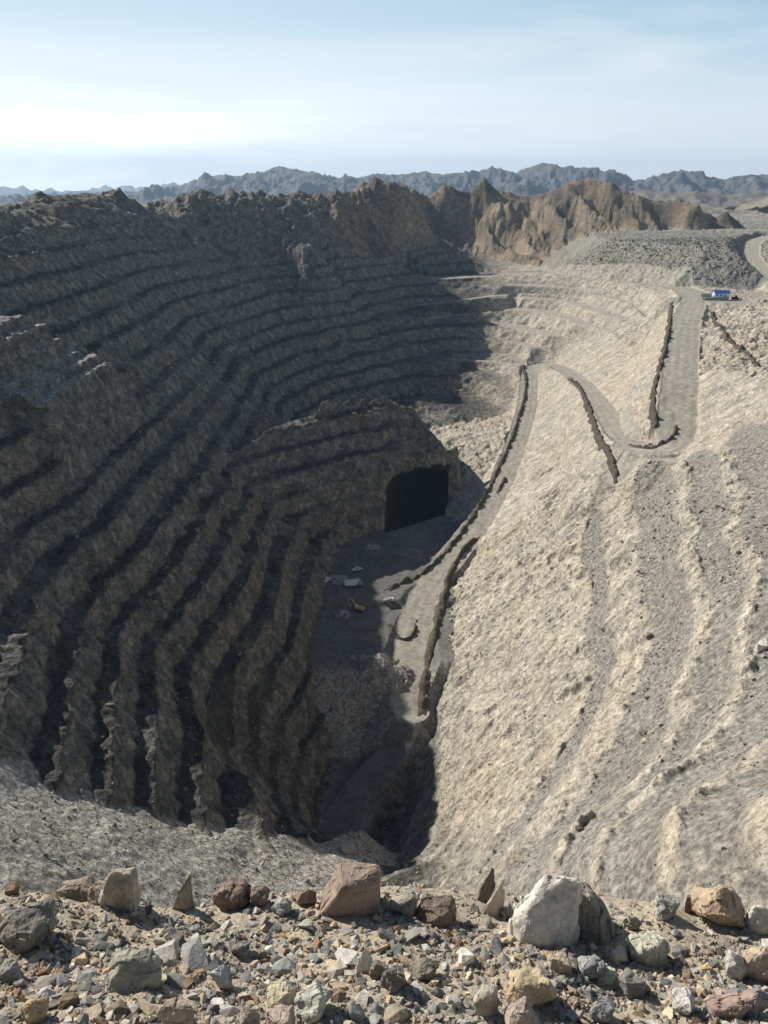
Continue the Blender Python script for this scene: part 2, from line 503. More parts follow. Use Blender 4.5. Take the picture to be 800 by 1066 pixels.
    F = F + slope_zone * (1.6 * fbm(x / 6, y / 6, 4, 91) + 1.2 * fbm(x / 14, y / 14, 2, 92)) + 0.12 * fbm(x / 5, y / 5, 3, 93)
    F = np.where((y < 440) & (y > 150) & (x > -75) & (x < 70), F, -1e4)
    # raised pad
    fl = F > z
    z = np.maximum(z, F)
    road = np.where(fl, 0.9 * (1 - slope_zone), road)
    scree = np.where(fl, slope_zone, scree)
    berm = np.where(fl, 0, berm)
    # roads
    for path, w, c, f in ((BENCH1, 3.0, 1.3, 1.3), (BENCH2, 3.0, 1.3, 1.3), (BERM_L, 3.0, 1.2, 1.2), (SADDLE, 6, .6, .6), (ROAD_END, 6.0, 1.0, 1.2)):
        z, road = road_carve(z, x, y, road, path, w, c, f)
    z, rlow = road_carve(z, x, y, np.zeros_like(x), ROAD_LOW, 7.5, .72, 1.0)
    road = np.maximum(road, rlow)
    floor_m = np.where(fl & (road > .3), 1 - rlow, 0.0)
    for px_, py_, pr, ph in PILES:
        c_ = ph * np.clip(1 - np.hypot(x - px_, (y - py_) * 1.25) / pr * (1 + .55 * fbm(x / 5, y / 5, 3, 94)), 0, 1)
        z = z + c_
        road = np.where(c_ > .15, 0, road)
        scree = np.where(c_ > .15, 1, scree)
    z, road = road_carve(z, x, y, road, ROAD_MID, 7.0, .75, .95)
    z, road = road_carve(z, x, y, road, ROAD_UP, 9.5, .75, .85)
    z, road = road_carve(z, x, y, road, ROAD_RIM, 11, .5, .8)
    # level yard by the hut
    hx, hy, _ = at(742, 311, 77.5)
    d = np.hypot((x - hx) / 42, (y - hy) / 16)
    k = sst(1.25, 0.85, d)
    z = z * (1 - k) + (-77.5) * k
    # waste dump on the far rim
    m = (y > 600) & (x > 100)
    if m.any():
        dd, _, sd = polydist(x[m], y[m], DUMP_TOE)
        inside = np.where(sd > 0, dd, -dd)
        lefte = (x[m] - DUMP_TOE[0][0] - 0.12 * (y[m] - DUMP_TOE[0][1])) * 0.8
        e = np.minimum(inside, lefte) + 3.5 * fbm(x[m] / 14, y[m] / 14, 3, 96)
        top = -48.5 + 0.02 * (x[m] - 200) + 1.6 * fbm(x[m] / 16, y[m] / 16, 4, 97)
        heap = np.minimum(-80 + 0.66 * np.maximum(e, 0), top)
        lump = 1.5 * np.abs(vnoise(x[m] / 4.2, y[m] / 4.2, 98)) + 1.0 * np.abs(vnoise(x[m] / 2.2, y[m] / 2.2, 99))
        heap = np.where(e > 0, heap + lump, -1e4)
        zm = z[m]
        on = heap > zm
        z[m] = np.where(on, heap, zm)
        sc = scree[m]
        scree[m] = np.where(on, 1.0, sc)
    z, road = road_carve(z, x, y, road, ROAD_DUMP, 8, .8, .9)
    # mountains behind
    hill = np.zeros_like(x)
    m = (y > 780)
    if m.any():
        mz = mountains(x[m], y[m])
        fade = sst(820, 905, y[m] + 0.25 * np.abs(x[m] - 150) * (x[m] < 150) * 0 + 20 * fbm(x[m] / 40, y[m] / 40, 2, 101))
        lim = sst(-90, -20, x[m])
        mz = np.where(lim > 0, mz * lim + (1 - lim) * np.maximum(z[m], mz - 30), np.maximum(mz - 30, z[m]))
        zz = z[m]
        mz = mz * fade + (1 - fade) * (zz - 15)
        on = mz > zz
        z[m] = np.where(on, mz, zz)
        hill[m] = np.where(on, 1, 0)
        road[m] = np.where(on, 0, road[m])
        scree[m] = np.where(on, 0, scree[m])
        berm[m] = np.where(on, 0, berm[m])
    # crags above the left wall
    up = sst(34, 12, D0) * (1 - right) * (hill < 0.5) * sst(250, 420, y)
    z = z + up * (9 * (ridged(x / 75, y / 75, 4, 110) - 0.62) + 1.2 * fbm(x / 6, y / 6, 3, 111))
    gl = sst(70, 45, D0) * (1 - right) * (hill < .5) * sst(540, 660, y)
    hill = np.maximum(hill, gl * sst(-75, -20, x))
    z = z + gl * (11 * (ridged(x / 52 + .2 * y / 52, y / 90, 4, 113) - .55) + 6 * (ridged(x / 19, y / 30, 4, 117, .6) - .4) + 1.5 * fbm(x / 5, y / 5, 3, 118))
    up = np.maximum(up, gl)
    hill = np.maximum(hill, up * 0.15)
    # general roughness away from graded ground
    rough = (1 - road)
    z = z + rough * (0.30 * fbm(x / 2.4, y / 2.4, 2, 120) + 0.22 * scree * vnoise(x / 1.7, y / 1.7, 122)) + road * 0.10 * fbm(x / 3, y / 3, 2, 123)
    return z, road, scree, berm, right, hill, floor_m


# ------------------------------------------------------------------ node helper
class NT:
    def __init__(self, name):
        self.m = bpy.data.materials.new(name)
        self.m.use_nodes = True
        self.t = self.m.node_tree
        self.b = self.t.nodes['Principled BSDF']
        self.b.inputs['Roughness'].default_value = 0.95
        self.b.inputs['Specular IOR Level'].default_value = 0.15
        self.pos = None

    def n(self, typ, **kw):
        o = self.t.nodes.new(typ)
        for k, v in kw.items():
            setattr(o, k, v)
        return o

    def link(self, a, b):
        self.t.links.new(a, b)

    def P(self):
        if self.pos is None:
            self.pos = self.n('ShaderNodeNewGeometry').outputs['Position']
        return self.pos

    def noise(self, scale, detail=4, rough=.55, stretch=None, dist=0.0, vec=None):
        v = vec or self.P()
        if stretch:
            mp = self.n('ShaderNodeMapping')
            mp.inputs['Scale'].default_value = stretch
            self.link(v, mp.inputs['Vector'])
            v = mp.outputs['Vector']
        o = self.n('ShaderNodeTexNoise')
        o.inputs['Scale'].default_value = scale
        o.inputs['Detail'].default_value = detail
        o.inputs['Roughness'].default_value = rough
        o.inputs['Distortion'].default_value = dist
        self.link(v, o.inputs['Vector'])
        return o.outputs['Fac']

    def rng(self, val, a, b, c=0.0, d=1.0):
        o = self.n('ShaderNodeMapRange')
        for k, v in zip(('From Min', 'From Max', 'To Min', 'To Max'), (a, b, c, d)):
            o.inputs[k].default_value = v
        self.link(val, o.inputs['Value'])
        return o.outputs['Result']

    def mix(self, f, a, b, mode='MIX'):
        o = self.n('ShaderNodeMix', data_type='RGBA', blend_type=mode)
        for key, v in (('Factor', f), ('A', a), ('B', b)):
            s = [i for i in o.inputs if i.name == key and i.enabled][0]
            if isinstance(v, (int, float)):
                s.default_value = v
            elif isinstance(v, tuple):
                s.default_value = (*v, 1)
            else:
                self.link(v, s)
        return [i for i in o.outputs if i.enabled][0]

    def math(self, op, a, b=None):
        o = self.n('ShaderNodeMath', operation=op)
        for i, v in enumerate((a, b)):
            if v is None:
                continue
            if isinstance(v, (int, float)):
                o.inputs[i].default_value = v
            else:
                self.link(v, o.inputs[i])
        return o.outputs[0]

    def ramp(self, val, stops):
        o = self.n('ShaderNodeValToRGB')
        e = o.color_ramp.elements
        while len(e) < len(stops):
            e.new(0.5)
        for el, (p, c) in zip(e, stops):
            el.position = p
            el.color = (*c, 1)
        self.link(val, o.inputs['Fac'])
        return o.outputs['Color']

    def bump(self, h, strength, distance, prev=None):
        o = self.n('ShaderNodeBump')
        o.inputs['Strength'].default_value = strength
        o.inputs['Distance'].default_value = distance
        self.link(h, o.inputs['Height'])
        if prev is not None:
            self.link(prev, o.inputs['Normal'])
        return o.outputs['Normal']

    def done(self, col, nrm=None, rough=None):
        if isinstance(col, tuple):
            self.b.inputs['Base Color'].default_value = (*col, 1)
        else:
            self.link(col, self.b.inputs['Base Color'])
        if nrm is not None:
            self.link(nrm, self.b.inputs['Normal'])
        if rough is not None:
            self.b.inputs['Roughness'].default_value = rough
        return self.m


def pit_material():
    t = NT('pit_rock')

    def attr(n):
        a = t.n('ShaderNodeAttribute', attribute_name=n)
        s = t.n('ShaderNodeSeparateColor')
        t.link(a.outputs['Color'], s.inputs[0])
        return s.outputs, a.outputs['Alpha']
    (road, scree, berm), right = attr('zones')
    (hill, streak, tone), floor = attr('zones2')
    n1 = t.noise(0.035, 5, .6)
    n2 = t.noise(0.16, 6, .65)
    n3 = t.noise(0.9, 5, .7)
    n4 = t.noise(0.42, 5, .6)
    vor = t.n('ShaderNodeTexVoronoi', feature='F1')
    vor.inputs['Scale'].default_value = 0.55
    t.link(t.P(), vor.inputs['Vector'])
    # dark brown-grey rock of the left wall
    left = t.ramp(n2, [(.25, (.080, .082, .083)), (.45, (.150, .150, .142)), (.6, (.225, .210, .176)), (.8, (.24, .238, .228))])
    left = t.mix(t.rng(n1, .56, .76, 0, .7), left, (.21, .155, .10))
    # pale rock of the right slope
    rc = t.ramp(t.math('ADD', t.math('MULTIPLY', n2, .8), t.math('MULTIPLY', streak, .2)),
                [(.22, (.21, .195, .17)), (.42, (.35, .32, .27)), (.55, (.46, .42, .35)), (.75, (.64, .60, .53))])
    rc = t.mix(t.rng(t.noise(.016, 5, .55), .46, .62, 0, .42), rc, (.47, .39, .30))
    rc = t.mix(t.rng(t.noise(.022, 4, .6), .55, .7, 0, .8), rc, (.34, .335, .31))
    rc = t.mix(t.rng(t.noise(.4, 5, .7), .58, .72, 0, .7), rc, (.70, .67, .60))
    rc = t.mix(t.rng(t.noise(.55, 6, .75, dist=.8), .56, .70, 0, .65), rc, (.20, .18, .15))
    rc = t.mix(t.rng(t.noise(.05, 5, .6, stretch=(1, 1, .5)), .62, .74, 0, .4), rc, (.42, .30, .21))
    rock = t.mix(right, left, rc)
    # hills
    hc = t.ramp(t.math('ADD', t.math('MULTIPLY', n1, .55), t.math('MULTIPLY', tone, .45)), [(.30, (.085, .078, .070)), (.50, (.145, .130, .110)), (.62, (.25, .205, .15)), (.78, (.38, .31, .22))])
    rock = t.mix(hill, rock, hc)
    # scree, rubble berms, graded road
    sc = t.ramp(n3, [(.25, (.16, .155, .14)), (.5, (.31, .30, .275)), (.75, (.48, .465, .43))])
    sc = t.mix(t.rng(n1, .45, .7, 0, .5), sc, (.24, .22, .185))
    sc = t.mix(t.math('MULTIPLY', right, .75), sc, t.mix(1.0, sc, (.70, .69, .67), 'MULTIPLY'))
    rock = t.mix(scree, rock, sc)
    bc = t.ramp(n2, [(.25, (.030, .031, .032)), (.5, (.055, .055, .053)), (.75, (.11, .105, .095))])  # bench berms near black: their shade put into the rubble colour
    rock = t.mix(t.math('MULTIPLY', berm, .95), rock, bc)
    rd = t.ramp(t.noise(.12, 6, .6), [(.3, (.27, .255, .22)), (.7, (.36, .335, .285))])
    rd = t.mix(floor, rd, t.ramp(t.noise(.1, 6, .6), [(.3, (.10, .10, .098)), (.7, (.16, .158, .15))]))  # pit floor darker than the road: its shade put into the colour
    rd = t.mix(1.0, rd, t.ramp(tone, [(.0, (.84, .84, .85)), (1.0, (1.12, 1.12, 1.11))]), 'MULTIPLY')
    rock = t.mix(road, rock, rd)
    # fractured blocks: every block its own tone, dark joints between
    wob = t.n('ShaderNodeVectorMath', operation='ADD')
    nv = t.n('ShaderNodeTexNoise')
    nv.inputs['Scale'].default_value = .25
    nv.inputs['Detail'].default_value = 4
    t.link(t.P(), nv.inputs['Vector'])
    sc3 = t.n('ShaderNodeVectorMath', operation='SCALE')
    sc3.inputs['Scale'].default_value = 5.0
    t.link(nv.outputs['Color'], sc3.inputs[0])
    t.link(t.P(), wob.inputs[0])
    t.link(sc3.outputs['Vector'], wob.inputs[1])
    mp = t.n('ShaderNodeMapping')
    mp.inputs['Scale'].default_value = (.30, .30, .30)
    t.link(wob.outputs['Vector'], mp.inputs['Vector'])
    vc = t.n('ShaderNodeTexVoronoi', feature='F1')
    vc.inputs['Scale'].default_value = 1.0
    t.link(mp.outputs['Vector'], vc.inputs['Vector'])
    ve = t.n('ShaderNodeTexVoronoi', feature='DISTANCE_TO_EDGE')
    ve.inputs['Scale'].default_value = 1.0
    t.link(mp.outputs['Vector'], ve.inputs['Vector'])
    sv = t.n('ShaderNodeSeparateColor')
    t.link(vc.outputs['Color'], sv.inputs[0])
    blk = t.ramp(sv.outputs[0], [(.0, (.62, .62, .63)), (.5, (1, 1, 1)), (1.0, (1.38, 1.34, 1.27))])
    loose = t.math('MAXIMUM', t.math('MAXIMUM', road, scree), t.math('MULTIPLY', berm, .7))
    solid = t.math('SUBTRACT', 1.0, loose)
    wall = t.math('MULTIPLY', solid, t.math('SUBTRACT', 1.0, t.math('MULTIPLY', right, .62)))
    rock = t.mix(t.math('MULTIPLY', wall, .9), rock, t.mix(1.0, rock, blk, 'MULTIPLY'))
    rock = t.mix(t.math('MULTIPLY', wall, t.rng(ve.outputs['Distance'], .0, .07, .45, 0)), rock, (.045, .042, .038))
    grain = t.mix(1.0, rock, t.ramp(n3, [(.25, (.42, .42, .42)), (.5, (1, 1, 1)), (.75, (1.45, 1.43, 1.38))]), 'MULTIPLY')
    col = t.mix(t.math('SUBTRACT', 1.0, t.math('MULTIPLY', road, .75)), rock, grain)
    col = t.mix(1.0, col, t.ramp(n4, [(.25, (.60, .60, .60)), (.5, (1, 1, 1)), (.75, (1.3, 1.29, 1.26))]), 'MULTIPLY')
    k = t.math('SUBTRACT', 1.0, t.math('MULTIPLY', road, .9))
    h = t.math('MULTIPLY', t.math('ADD', t.math('MULTIPLY', n3, .8), t.math('ADD', t.math('MULTIPLY', n4, 1.7), t.math('MULTIPLY', vor.outputs['Distance'], .35))), k)
    nrm = t.bump(h, .8, 1.0)
    hb = t.math('MULTIPLY', t.math('ADD', t.math('MULTIPLY', sv.outputs[1], .9), t.rng(ve.outputs['Distance'], 0, .12, -.5, 0)), wall)
    nrm = t.bump(hb, .7, 1.1, nrm)
    return t.done(col, nrm)


def set_prop(o, label=None, cat=None, group=None, kind=None):
    for k, v in (('label', label), ('category', cat), ('group', group), ('kind', kind)):
        if v:
            o[k] = v
    return o


def link(name, me, parent=None, mat=None, loc=None):
    o = bpy.data.objects.new(name, me)
    COL.objects.link(o)
    if parent:
        o.parent = parent
    if mat:
        me.materials.clear()
        me.materials.append(mat)
    if loc:
        o.location = loc
    return o


def np_mesh(name, verts, quads=None, tris=None, smooth=True):
    me = bpy.data.meshes.new(name)
    me.vertices.add(len(verts))
    me.vertices.foreach_set('co', np.asarray(verts, np.float32).ravel())
    loops, starts = [], []
    base = 0
    if quads is not None and len(quads):
        loops.append(np.asarray(quads, np.int32).ravel())
        starts.append(np.arange(len(quads)) * 4)
        base = len(quads) * 4
    if tris is not None and len(tris):
        loops.append(np.asarray(tris, np.int32).ravel())
        starts.append(base + np.arange(len(tris)) * 3)
    loops = np.concatenate(loops)
    starts = np.concatenate(starts).astype(np.int32)
    me.loops.add(len(loops))
    me.loops.foreach_set('vertex_index', loops)
    me.polygons.add(len(starts))
    me.polygons.foreach_set('loop_start', starts)
    me.polygons.foreach_set('use_smooth', np.full(len(starts), smooth))
    me.update(calc_edges=True)
    return me


def grid_quads(nr, nc, keep=None):
    i = np.arange(nr * nc).reshape(nr, nc)
    q = np.stack([i[:-1, :-1], i[:-1, 1:], i[1:, 1:], i[1:, :-1]], -1).reshape(-1, 4)
    return q if keep is None else q[keep.ravel()]


def color_attr(me, name, rgba):
    a = me.color_attributes.new(name, 'FLOAT_COLOR', 'POINT')
    a.data.foreach_set('color', np.asarray(rgba, np.float32).ravel())


# ------------------------------------------------------------------ pit terrain
az = np.concatenate([np.radians(np.linspace(-88, -31, 70, endpoint=False)), np.radians(np.linspace(-31, 31, 880)), np.radians(np.linspace(31, 75, 40)[1:])])
rr = np.concatenate([np.geomspace(3.0, 80, 40, endpoint=False), np.linspace(80, 260, 380, endpoint=False), np.linspace(260, 480, 330, endpoint=False), np.linspace(480, 900, 300, endpoint=False), np.geomspace(900, 1700, 150)])
AZ, RR = np.meshgrid(az, rr)
X, Y = RR * np.sin(AZ), RR * np.cos(AZ)
Z, road, scree, berm, right, hill, floor_ = pit(X, Y)
# cavern mouth outline on the buttress, in (x, z) metres
MOUTH = []
for u, v in [(400, 556), (402, 520), (404, 503), (416, 492), (436, 486), (456, 482), (470, 482.5), (467, 505), (464, 530), (452, 545), (441, 559)]:
    dx, dy, dz = ray(u, v)
    t = (FACE_Y0 + 0.5 * 181) / (dy - FACE_K * dx - 0.5 * dz)
    MOUTH.append((dx * t, dz * t))


def in_poly(px, pz, poly):
    c = np.zeros(px.shape, bool)
    n = len(poly)
    for i in range(n):
        x0, z0 = poly[i]
        x1, z1 = poly[(i + 1) % n]
        cond = ((z0 > pz) != (z1 > pz)) & (px < (x1 - x0) * (pz - z0) / (z1 - z0 + 1e-12) + x0)
        c ^= cond
    return c


def cell_mid(A):
    return (A[:-1, :-1] + A[1:, :-1] + A[:-1, 1:] + A[1:, 1:]) / 4


cx, cy, cz = cell_mid(X), cell_mid(Y), cell_mid(Z)
MOUTH = [p_ for a_, b_ in zip(MOUTH, MOUTH[1:] + MOUTH[:1]) for p_ in (a_, ((a_[0] + b_[0]) / 2 + random.uniform(-1.2, 1.2), (a_[1] + b_[1]) / 2 + (random.uniform(-1, 1) if min(a_[1], b_[1]) > -176 else 0)))]
mouth_low = [(x, z - (3 if z < -178 else 0)) for x, z in MOUTH]
hole = in_poly(cx, cz, mouth_low) & (cy - FACE_K * cx > FACE_Y0 - 3) & (cy - FACE_K * cx < FACE_Y0 + 24) & (cz > -180.4)
me = np_mesh('terrain', np.stack([X, Y, Z], -1).reshape(-1, 3), grid_quads(len(rr), len(az), ~hole))
D0 = -macro(X, Y)
streak = 0.5 + 0.5 * fbm((Y + .35 * X) / 6.0, D0 / 40.0, 4, 24)
tone = 0.5 + 0.5 * ridged(X / 50 + .2, Y / 120, 4, 52)
for path_, w_ in ((ROAD_LOW, 8), (ROAD_MID, 8), (ROAD_UP, 10), (ROAD_RIM, 11)):
    d_ = polydist(X.ravel(), Y.ravel(), path_)[0].reshape(X.shape)
    d_ = d_ + .8 * fbm(X / 18, Y / 18, 2, 145)
    tone = np.where((d_ < w_) & (road > .5), .5 + .5 * np.cos(d_ * 2 * np.pi / 4.6) * (.5 + .5 * fbm(X / 9, Y / 9, 2, 147)) + .25 * fbm(X / 5, Y / 5, 2, 148), tone)
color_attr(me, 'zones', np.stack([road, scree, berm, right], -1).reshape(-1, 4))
color_attr(me, 'zones2', np.stack([hill, streak, tone, floor_], -1).reshape(-1, 4))
PITMAT = pit_material()
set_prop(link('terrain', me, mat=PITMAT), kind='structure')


def zat(x, y):
    r = pit(np.array([float(x)]), np.array([float(y)]))
    return float(r[0][0])


def hit(u, v, tmin=60, tmax=1500, step=0.5):
    dx, dy, dz = ray(u, v)
    t = np.arange(tmin, tmax, step)
    z = pit(dx * t, dy * t)[0]
    k = np.nonzero(z > dz * t)[0]
    if not len(k):
        return None
    tt = t[k[0]]
    return dx * tt, dy * tt, float(z[k[0]])


# ------------------------------------------------------------------ cavern behind the mouth
def cavern():
    pts = np.array(MOUTH)
    # resample the outline
    P = []
    for i in range(len(pts)):
        a, b = pts[i], pts[(i + 1) % len(pts)]
        for k in range(5):
            P.append(a + (b - a) * k / 5)
    P = np.array(P)
    c = P.mean(0)
    n = len(P)
    rings = []
    for j, (yy, sc, dz_) in enumerate([(400, 1.17, 0), (408, 1.18, 0), (420, 1.12, -2), (436, 1.08, -6), (455, .95, -12), (475, .75, -18), (490, .45, -24)]):
        ang = np.arange(n)
        jit = 1 + .07 * fbm(ang / 4.0, np.full(n, yy / 9.0), 3, 130) * (j > 0)
        q = c + (P - c) * sc * jit[:, None]
        rings.append(np.stack([q[:, 0] + (yy - 400) * .12, yy - 400 + (FACE_Y0 + 1.2 + 0.5 * (np.clip(q[:, 1], -181, -140) + 181)) + FACE_K * q[:, 0] + 1.5 * fbm(ang / 5., np.full(n, j * 3.3), 2, 133) * (j > 0), q[:, 1] + dz_], -1))
    V = np.concatenate(rings)
    quads = []
    for j in range(len(rings) - 1):
        for i in range(n):
            quads.append((j * n + i, j * n + (i + 1) % n, (j + 1) * n + (i + 1) % n, (j + 1) * n + i))
    V = np.vstack([V, V[-n:].mean(0)])
    tris = [((len(rings) - 1) * n + i, (len(rings) - 1) * n + (i + 1) % n, len(V) - 1) for i in range(n)]
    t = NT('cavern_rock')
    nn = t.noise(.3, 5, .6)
    m = t.done(t.ramp(nn, [(.3, (.012, .012, .012)), (.7, (.03, .029, .027))]), t.bump(nn, 1, 1.5))  # near-black tone adds the cave's darkness to the rock colour
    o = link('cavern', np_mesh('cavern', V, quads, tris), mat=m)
    set_prop(o, kind='structure')


cavern()

# ------------------------------------------------------------------ far ranges
def far_range(name, dist, sky, seed, base, depth, rough, cols, n=900, rows=60, lo=-45, hi=45):
    azs = np.radians(np.linspace(lo, hi, n))
    rws = np.linspace(-1.0, 1.0, rows)
    A, R = np.meshgrid(azs, rws)
    uu = 400 + 800 * np.tan(A)
    vv = np.interp(uu, [s[0] for s in sky], [s[1] for s in sky])
    rad = dist + R * depth + depth * .25 * fbm(A * 14, R * 2, 3, seed)
    zc = (200 - vv) / 800 * .9232 * dist * np.cos(A) / 1.075
    x, y = rad * np.sin(A), rad * np.cos(A)
    L = dist / 5000.0
    f = np.abs(R)
    sp = ridged(x / (260 * L), y / (420 * L), 5, seed + 3)
    sp2 = ridged(x / (90 * L), y / (140 * L), 4, seed + 8)
    z = base + (zc - base) * (1 - f ** 1.15) + rough * L * sp * sst(0.03, .4, f) * (1 - sst(.75, 1, f)) + rough * .55 * L * (sp2 - .3) * sst(0.0, .12, f) * (1 - sst(.8, 1, f))
    z += rough * .10 * L * fbm(x / (30 * L), y / (30 * L), 3, seed + 12)
    z = np.where(f > .995, base - 20, z)
    me = np_mesh(name, np.stack([x, y, z], -1).reshape(-1, 3), grid_quads(rows, n))
    t = NT(name + '_rock')
    c = t.ramp(t.noise(.004 / L, 6, .6), [(.3, cols[0]), (.7, cols[1])])
    o = link(name, me, mat=t.done(c))
    set_prop(o, kind='structure')


far_range('hills', 1900, [(300, 225), (560, 222), (640, 215), (690, 212), (720, 217), (745, 212), (765, 207), (780, 199), (800, 190), (830, 182), (900, 170), (1100, 190)], 200, -110, 420, 34, ((.13, .12, .10), (.27, .24, .19)), n=700, rows=70, lo=-30, hi=50)
far_range('mountain_foothills', 3300, [(150, 215), (400, 205), (560, 204), (650, 198), (680, 201), (700, 199), (730, 203), (760, 201), (800, 202), (1000, 200)], 220, -80, 700, 40, ((.12, .11, .10), (.20, .18, .155)), n=700, rows=60)
far_range('mountain_range', 6200, [(-100, 215), (120, 212), (160, 206), (180, 199), (195, 200), (205, 195), (222, 188), (245, 183), (262, 184), (280, 181), (300, 174), (316, 177), (335, 181), (352, 185), (372, 186), (395, 182), (415, 183),
                                    (440, 179), (455, 183), (470, 181), (490, 180), (510, 176), (526, 180), (550, 170.5), (565, 175), (580, 176), (602, 178), (620, 182), (640, 190), (660, 185), (685, 178), (705, 184), (725, 190),
                                    (745, 187), (765, 184), (785, 180), (800, 174), (830, 170), (900, 182), (1200, 195)], 240, -60, 1500, 62, ((.075, .077, .088), (.13, .125, .125)), n=1300, rows=110)
far_range('distant_peaks', 14000, [(-100, 203), (100, 203), (135, 200), (150, 198.5), (170, 199.5), (195, 198), (230, 203), (620, 200), (700, 189), (760, 188), (800, 187), (1000, 196)], 260, -80, 1500, 60, ((.13, .125, .12), (.2, .19, .17)), n=400, rows=30)

# plain that carries everything to the horizon
gm = NT('desert_ground')
gmat = gm.done(gm.ramp(gm.noise(.01, 5, .6), [(.3, (.20, .18, .145)), (.7, (.30, .265, .21))]))
me = bpy.data.meshes.new('ground')
ra = [1600, 4000, 9000, 30000]
V, F_ = [], []
na = 64
for r in ra:
    for k in range(na):
        a = -math.pi / 2 * 1.0 + math.pi * k / (na - 1)
        V.append((r * math.sin(a), r * math.cos(a), -128))
for j in range(len(ra) - 1):
    for k in range(na - 1):
        F_.append((j * na + k, j * na + k + 1, (j + 1) * na + k + 1, (j + 1) * na + k))
me.from_pydata(V, [], F_)
set_prop(link('ground', me, mat=gmat), kind='structure')

# haze
bm = bmesh.new()
bmesh.ops.create_cube(bm, size=1)
for v in bm.verts:
    v.co = Vector((v.co.x * 32000, v.co.y * 17500 + 7900, 150 + v.co.z * 820))
hm = bpy.data.meshes.new('haze')
bm.to_mesh(hm)
bm.free()
hmat = bpy.data.materials.new('haze_air')
hmat.use_nodes = True
ht = hmat.node_tree
ht.nodes.clear()
ho = ht.nodes.new('ShaderNodeOutputMaterial')
pv = ht.nodes.new('ShaderNodeVolumePrincipled')
pv.inputs['Color'].default_value = (.52, .73, 1.0, 1)
pv.inputs['Density'].default_value = 6e-5
pv.inputs['Anisotropy'].default_value = 0.3
ht.links.new(pv.outputs['Volume'], ho.inputs['Volume'])
set_prop(link('haze', hm, mat=hmat), kind='stuff')


# ------------------------------------------------------------------ foreground rim
def gz(x, y):
    """ground of the rim the camera stands on"""
    e = rim_edge(x)
    base = -1.42 - 0.455 * y - 0.085 * np.clip(x, -2.5, 2.5)
    z = base + 0.045 * fbm(x / .42, y / .42, 3, 300) + 0.016 * fbm(x / .11, y / .11, 3, 304)
    z = z + 0.05 * np.exp(-((y - e + .12) / .16) ** 2) * (0.5 + vnoise(x / .35, y * 0, 309))
    over = np.maximum(y - e, 0)
    return z - 1.25 * over - 0.8 * over ** 2


def gz1(x, y):
    return float(gz(np.array([float(x)]), np.array([float(y)]))[0])


def hit_rim(u, v):
    dx, dy, dz = ray(u, v)
    t = np.arange(1.2, 6, .004)
    k = np.nonzero(gz(dx * t, dy * t) > dz * t)[0]
    tt = t[k[0]] if len(k) else 3.0
    return dx * tt, dy * tt, dz * tt, tt


def rim_ground():
    xs = np.concatenate([np.linspace(-9, -2.4, 60, endpoint=False), np.linspace(-2.4, 2.4, 420), np.linspace(2.4, 9, 60)[1:]])
    ys = np.concatenate([np.linspace(-3, .9, 30, endpoint=False), np.linspace(.9, 2.6, 190), np.linspace(2.6, 4.2, 30)[1:]])
    x, y = np.meshgrid(xs, ys)
    z = gz(x, y) + 0.006 * fbm(x / .035, y / .035, 2, 311)
    me = np_mesh('rim_ground', np.stack([x, y, z], -1).reshape(-1, 3), grid_quads(len(ys), len(xs)))
    t = NT('rim_dirt')
    a = t.noise(2.2, 5, .6)
    b = t.noise(60, 4, .7)
    c = t.noise(260, 3, .7)
    col = t.ramp(a, [(.3, (.36, .315, .25)), (.5, (.46, .395, .305)), (.7, (.40, .375, .325))])
    col = t.mix(1.0, col, t.ramp(b, [(.25, (.6, .6, .6)), (.5, (1, 1, 1)), (.75, (1.3, 1.28, 1.22))]), 'MULTIPLY')
    col = t.mix(1.0, col, t.ramp(c, [(.3, (.7, .7, .72)), (.6, (1.15, 1.13, 1.1))]), 'MULTIPLY')
    n = t.bump(b, .8, .012)
    n = t.bump(c, .7, .004, n)
    set_prop(link('rim_ground', me, mat=t.done(col, n)), kind='structure')


rim_ground()


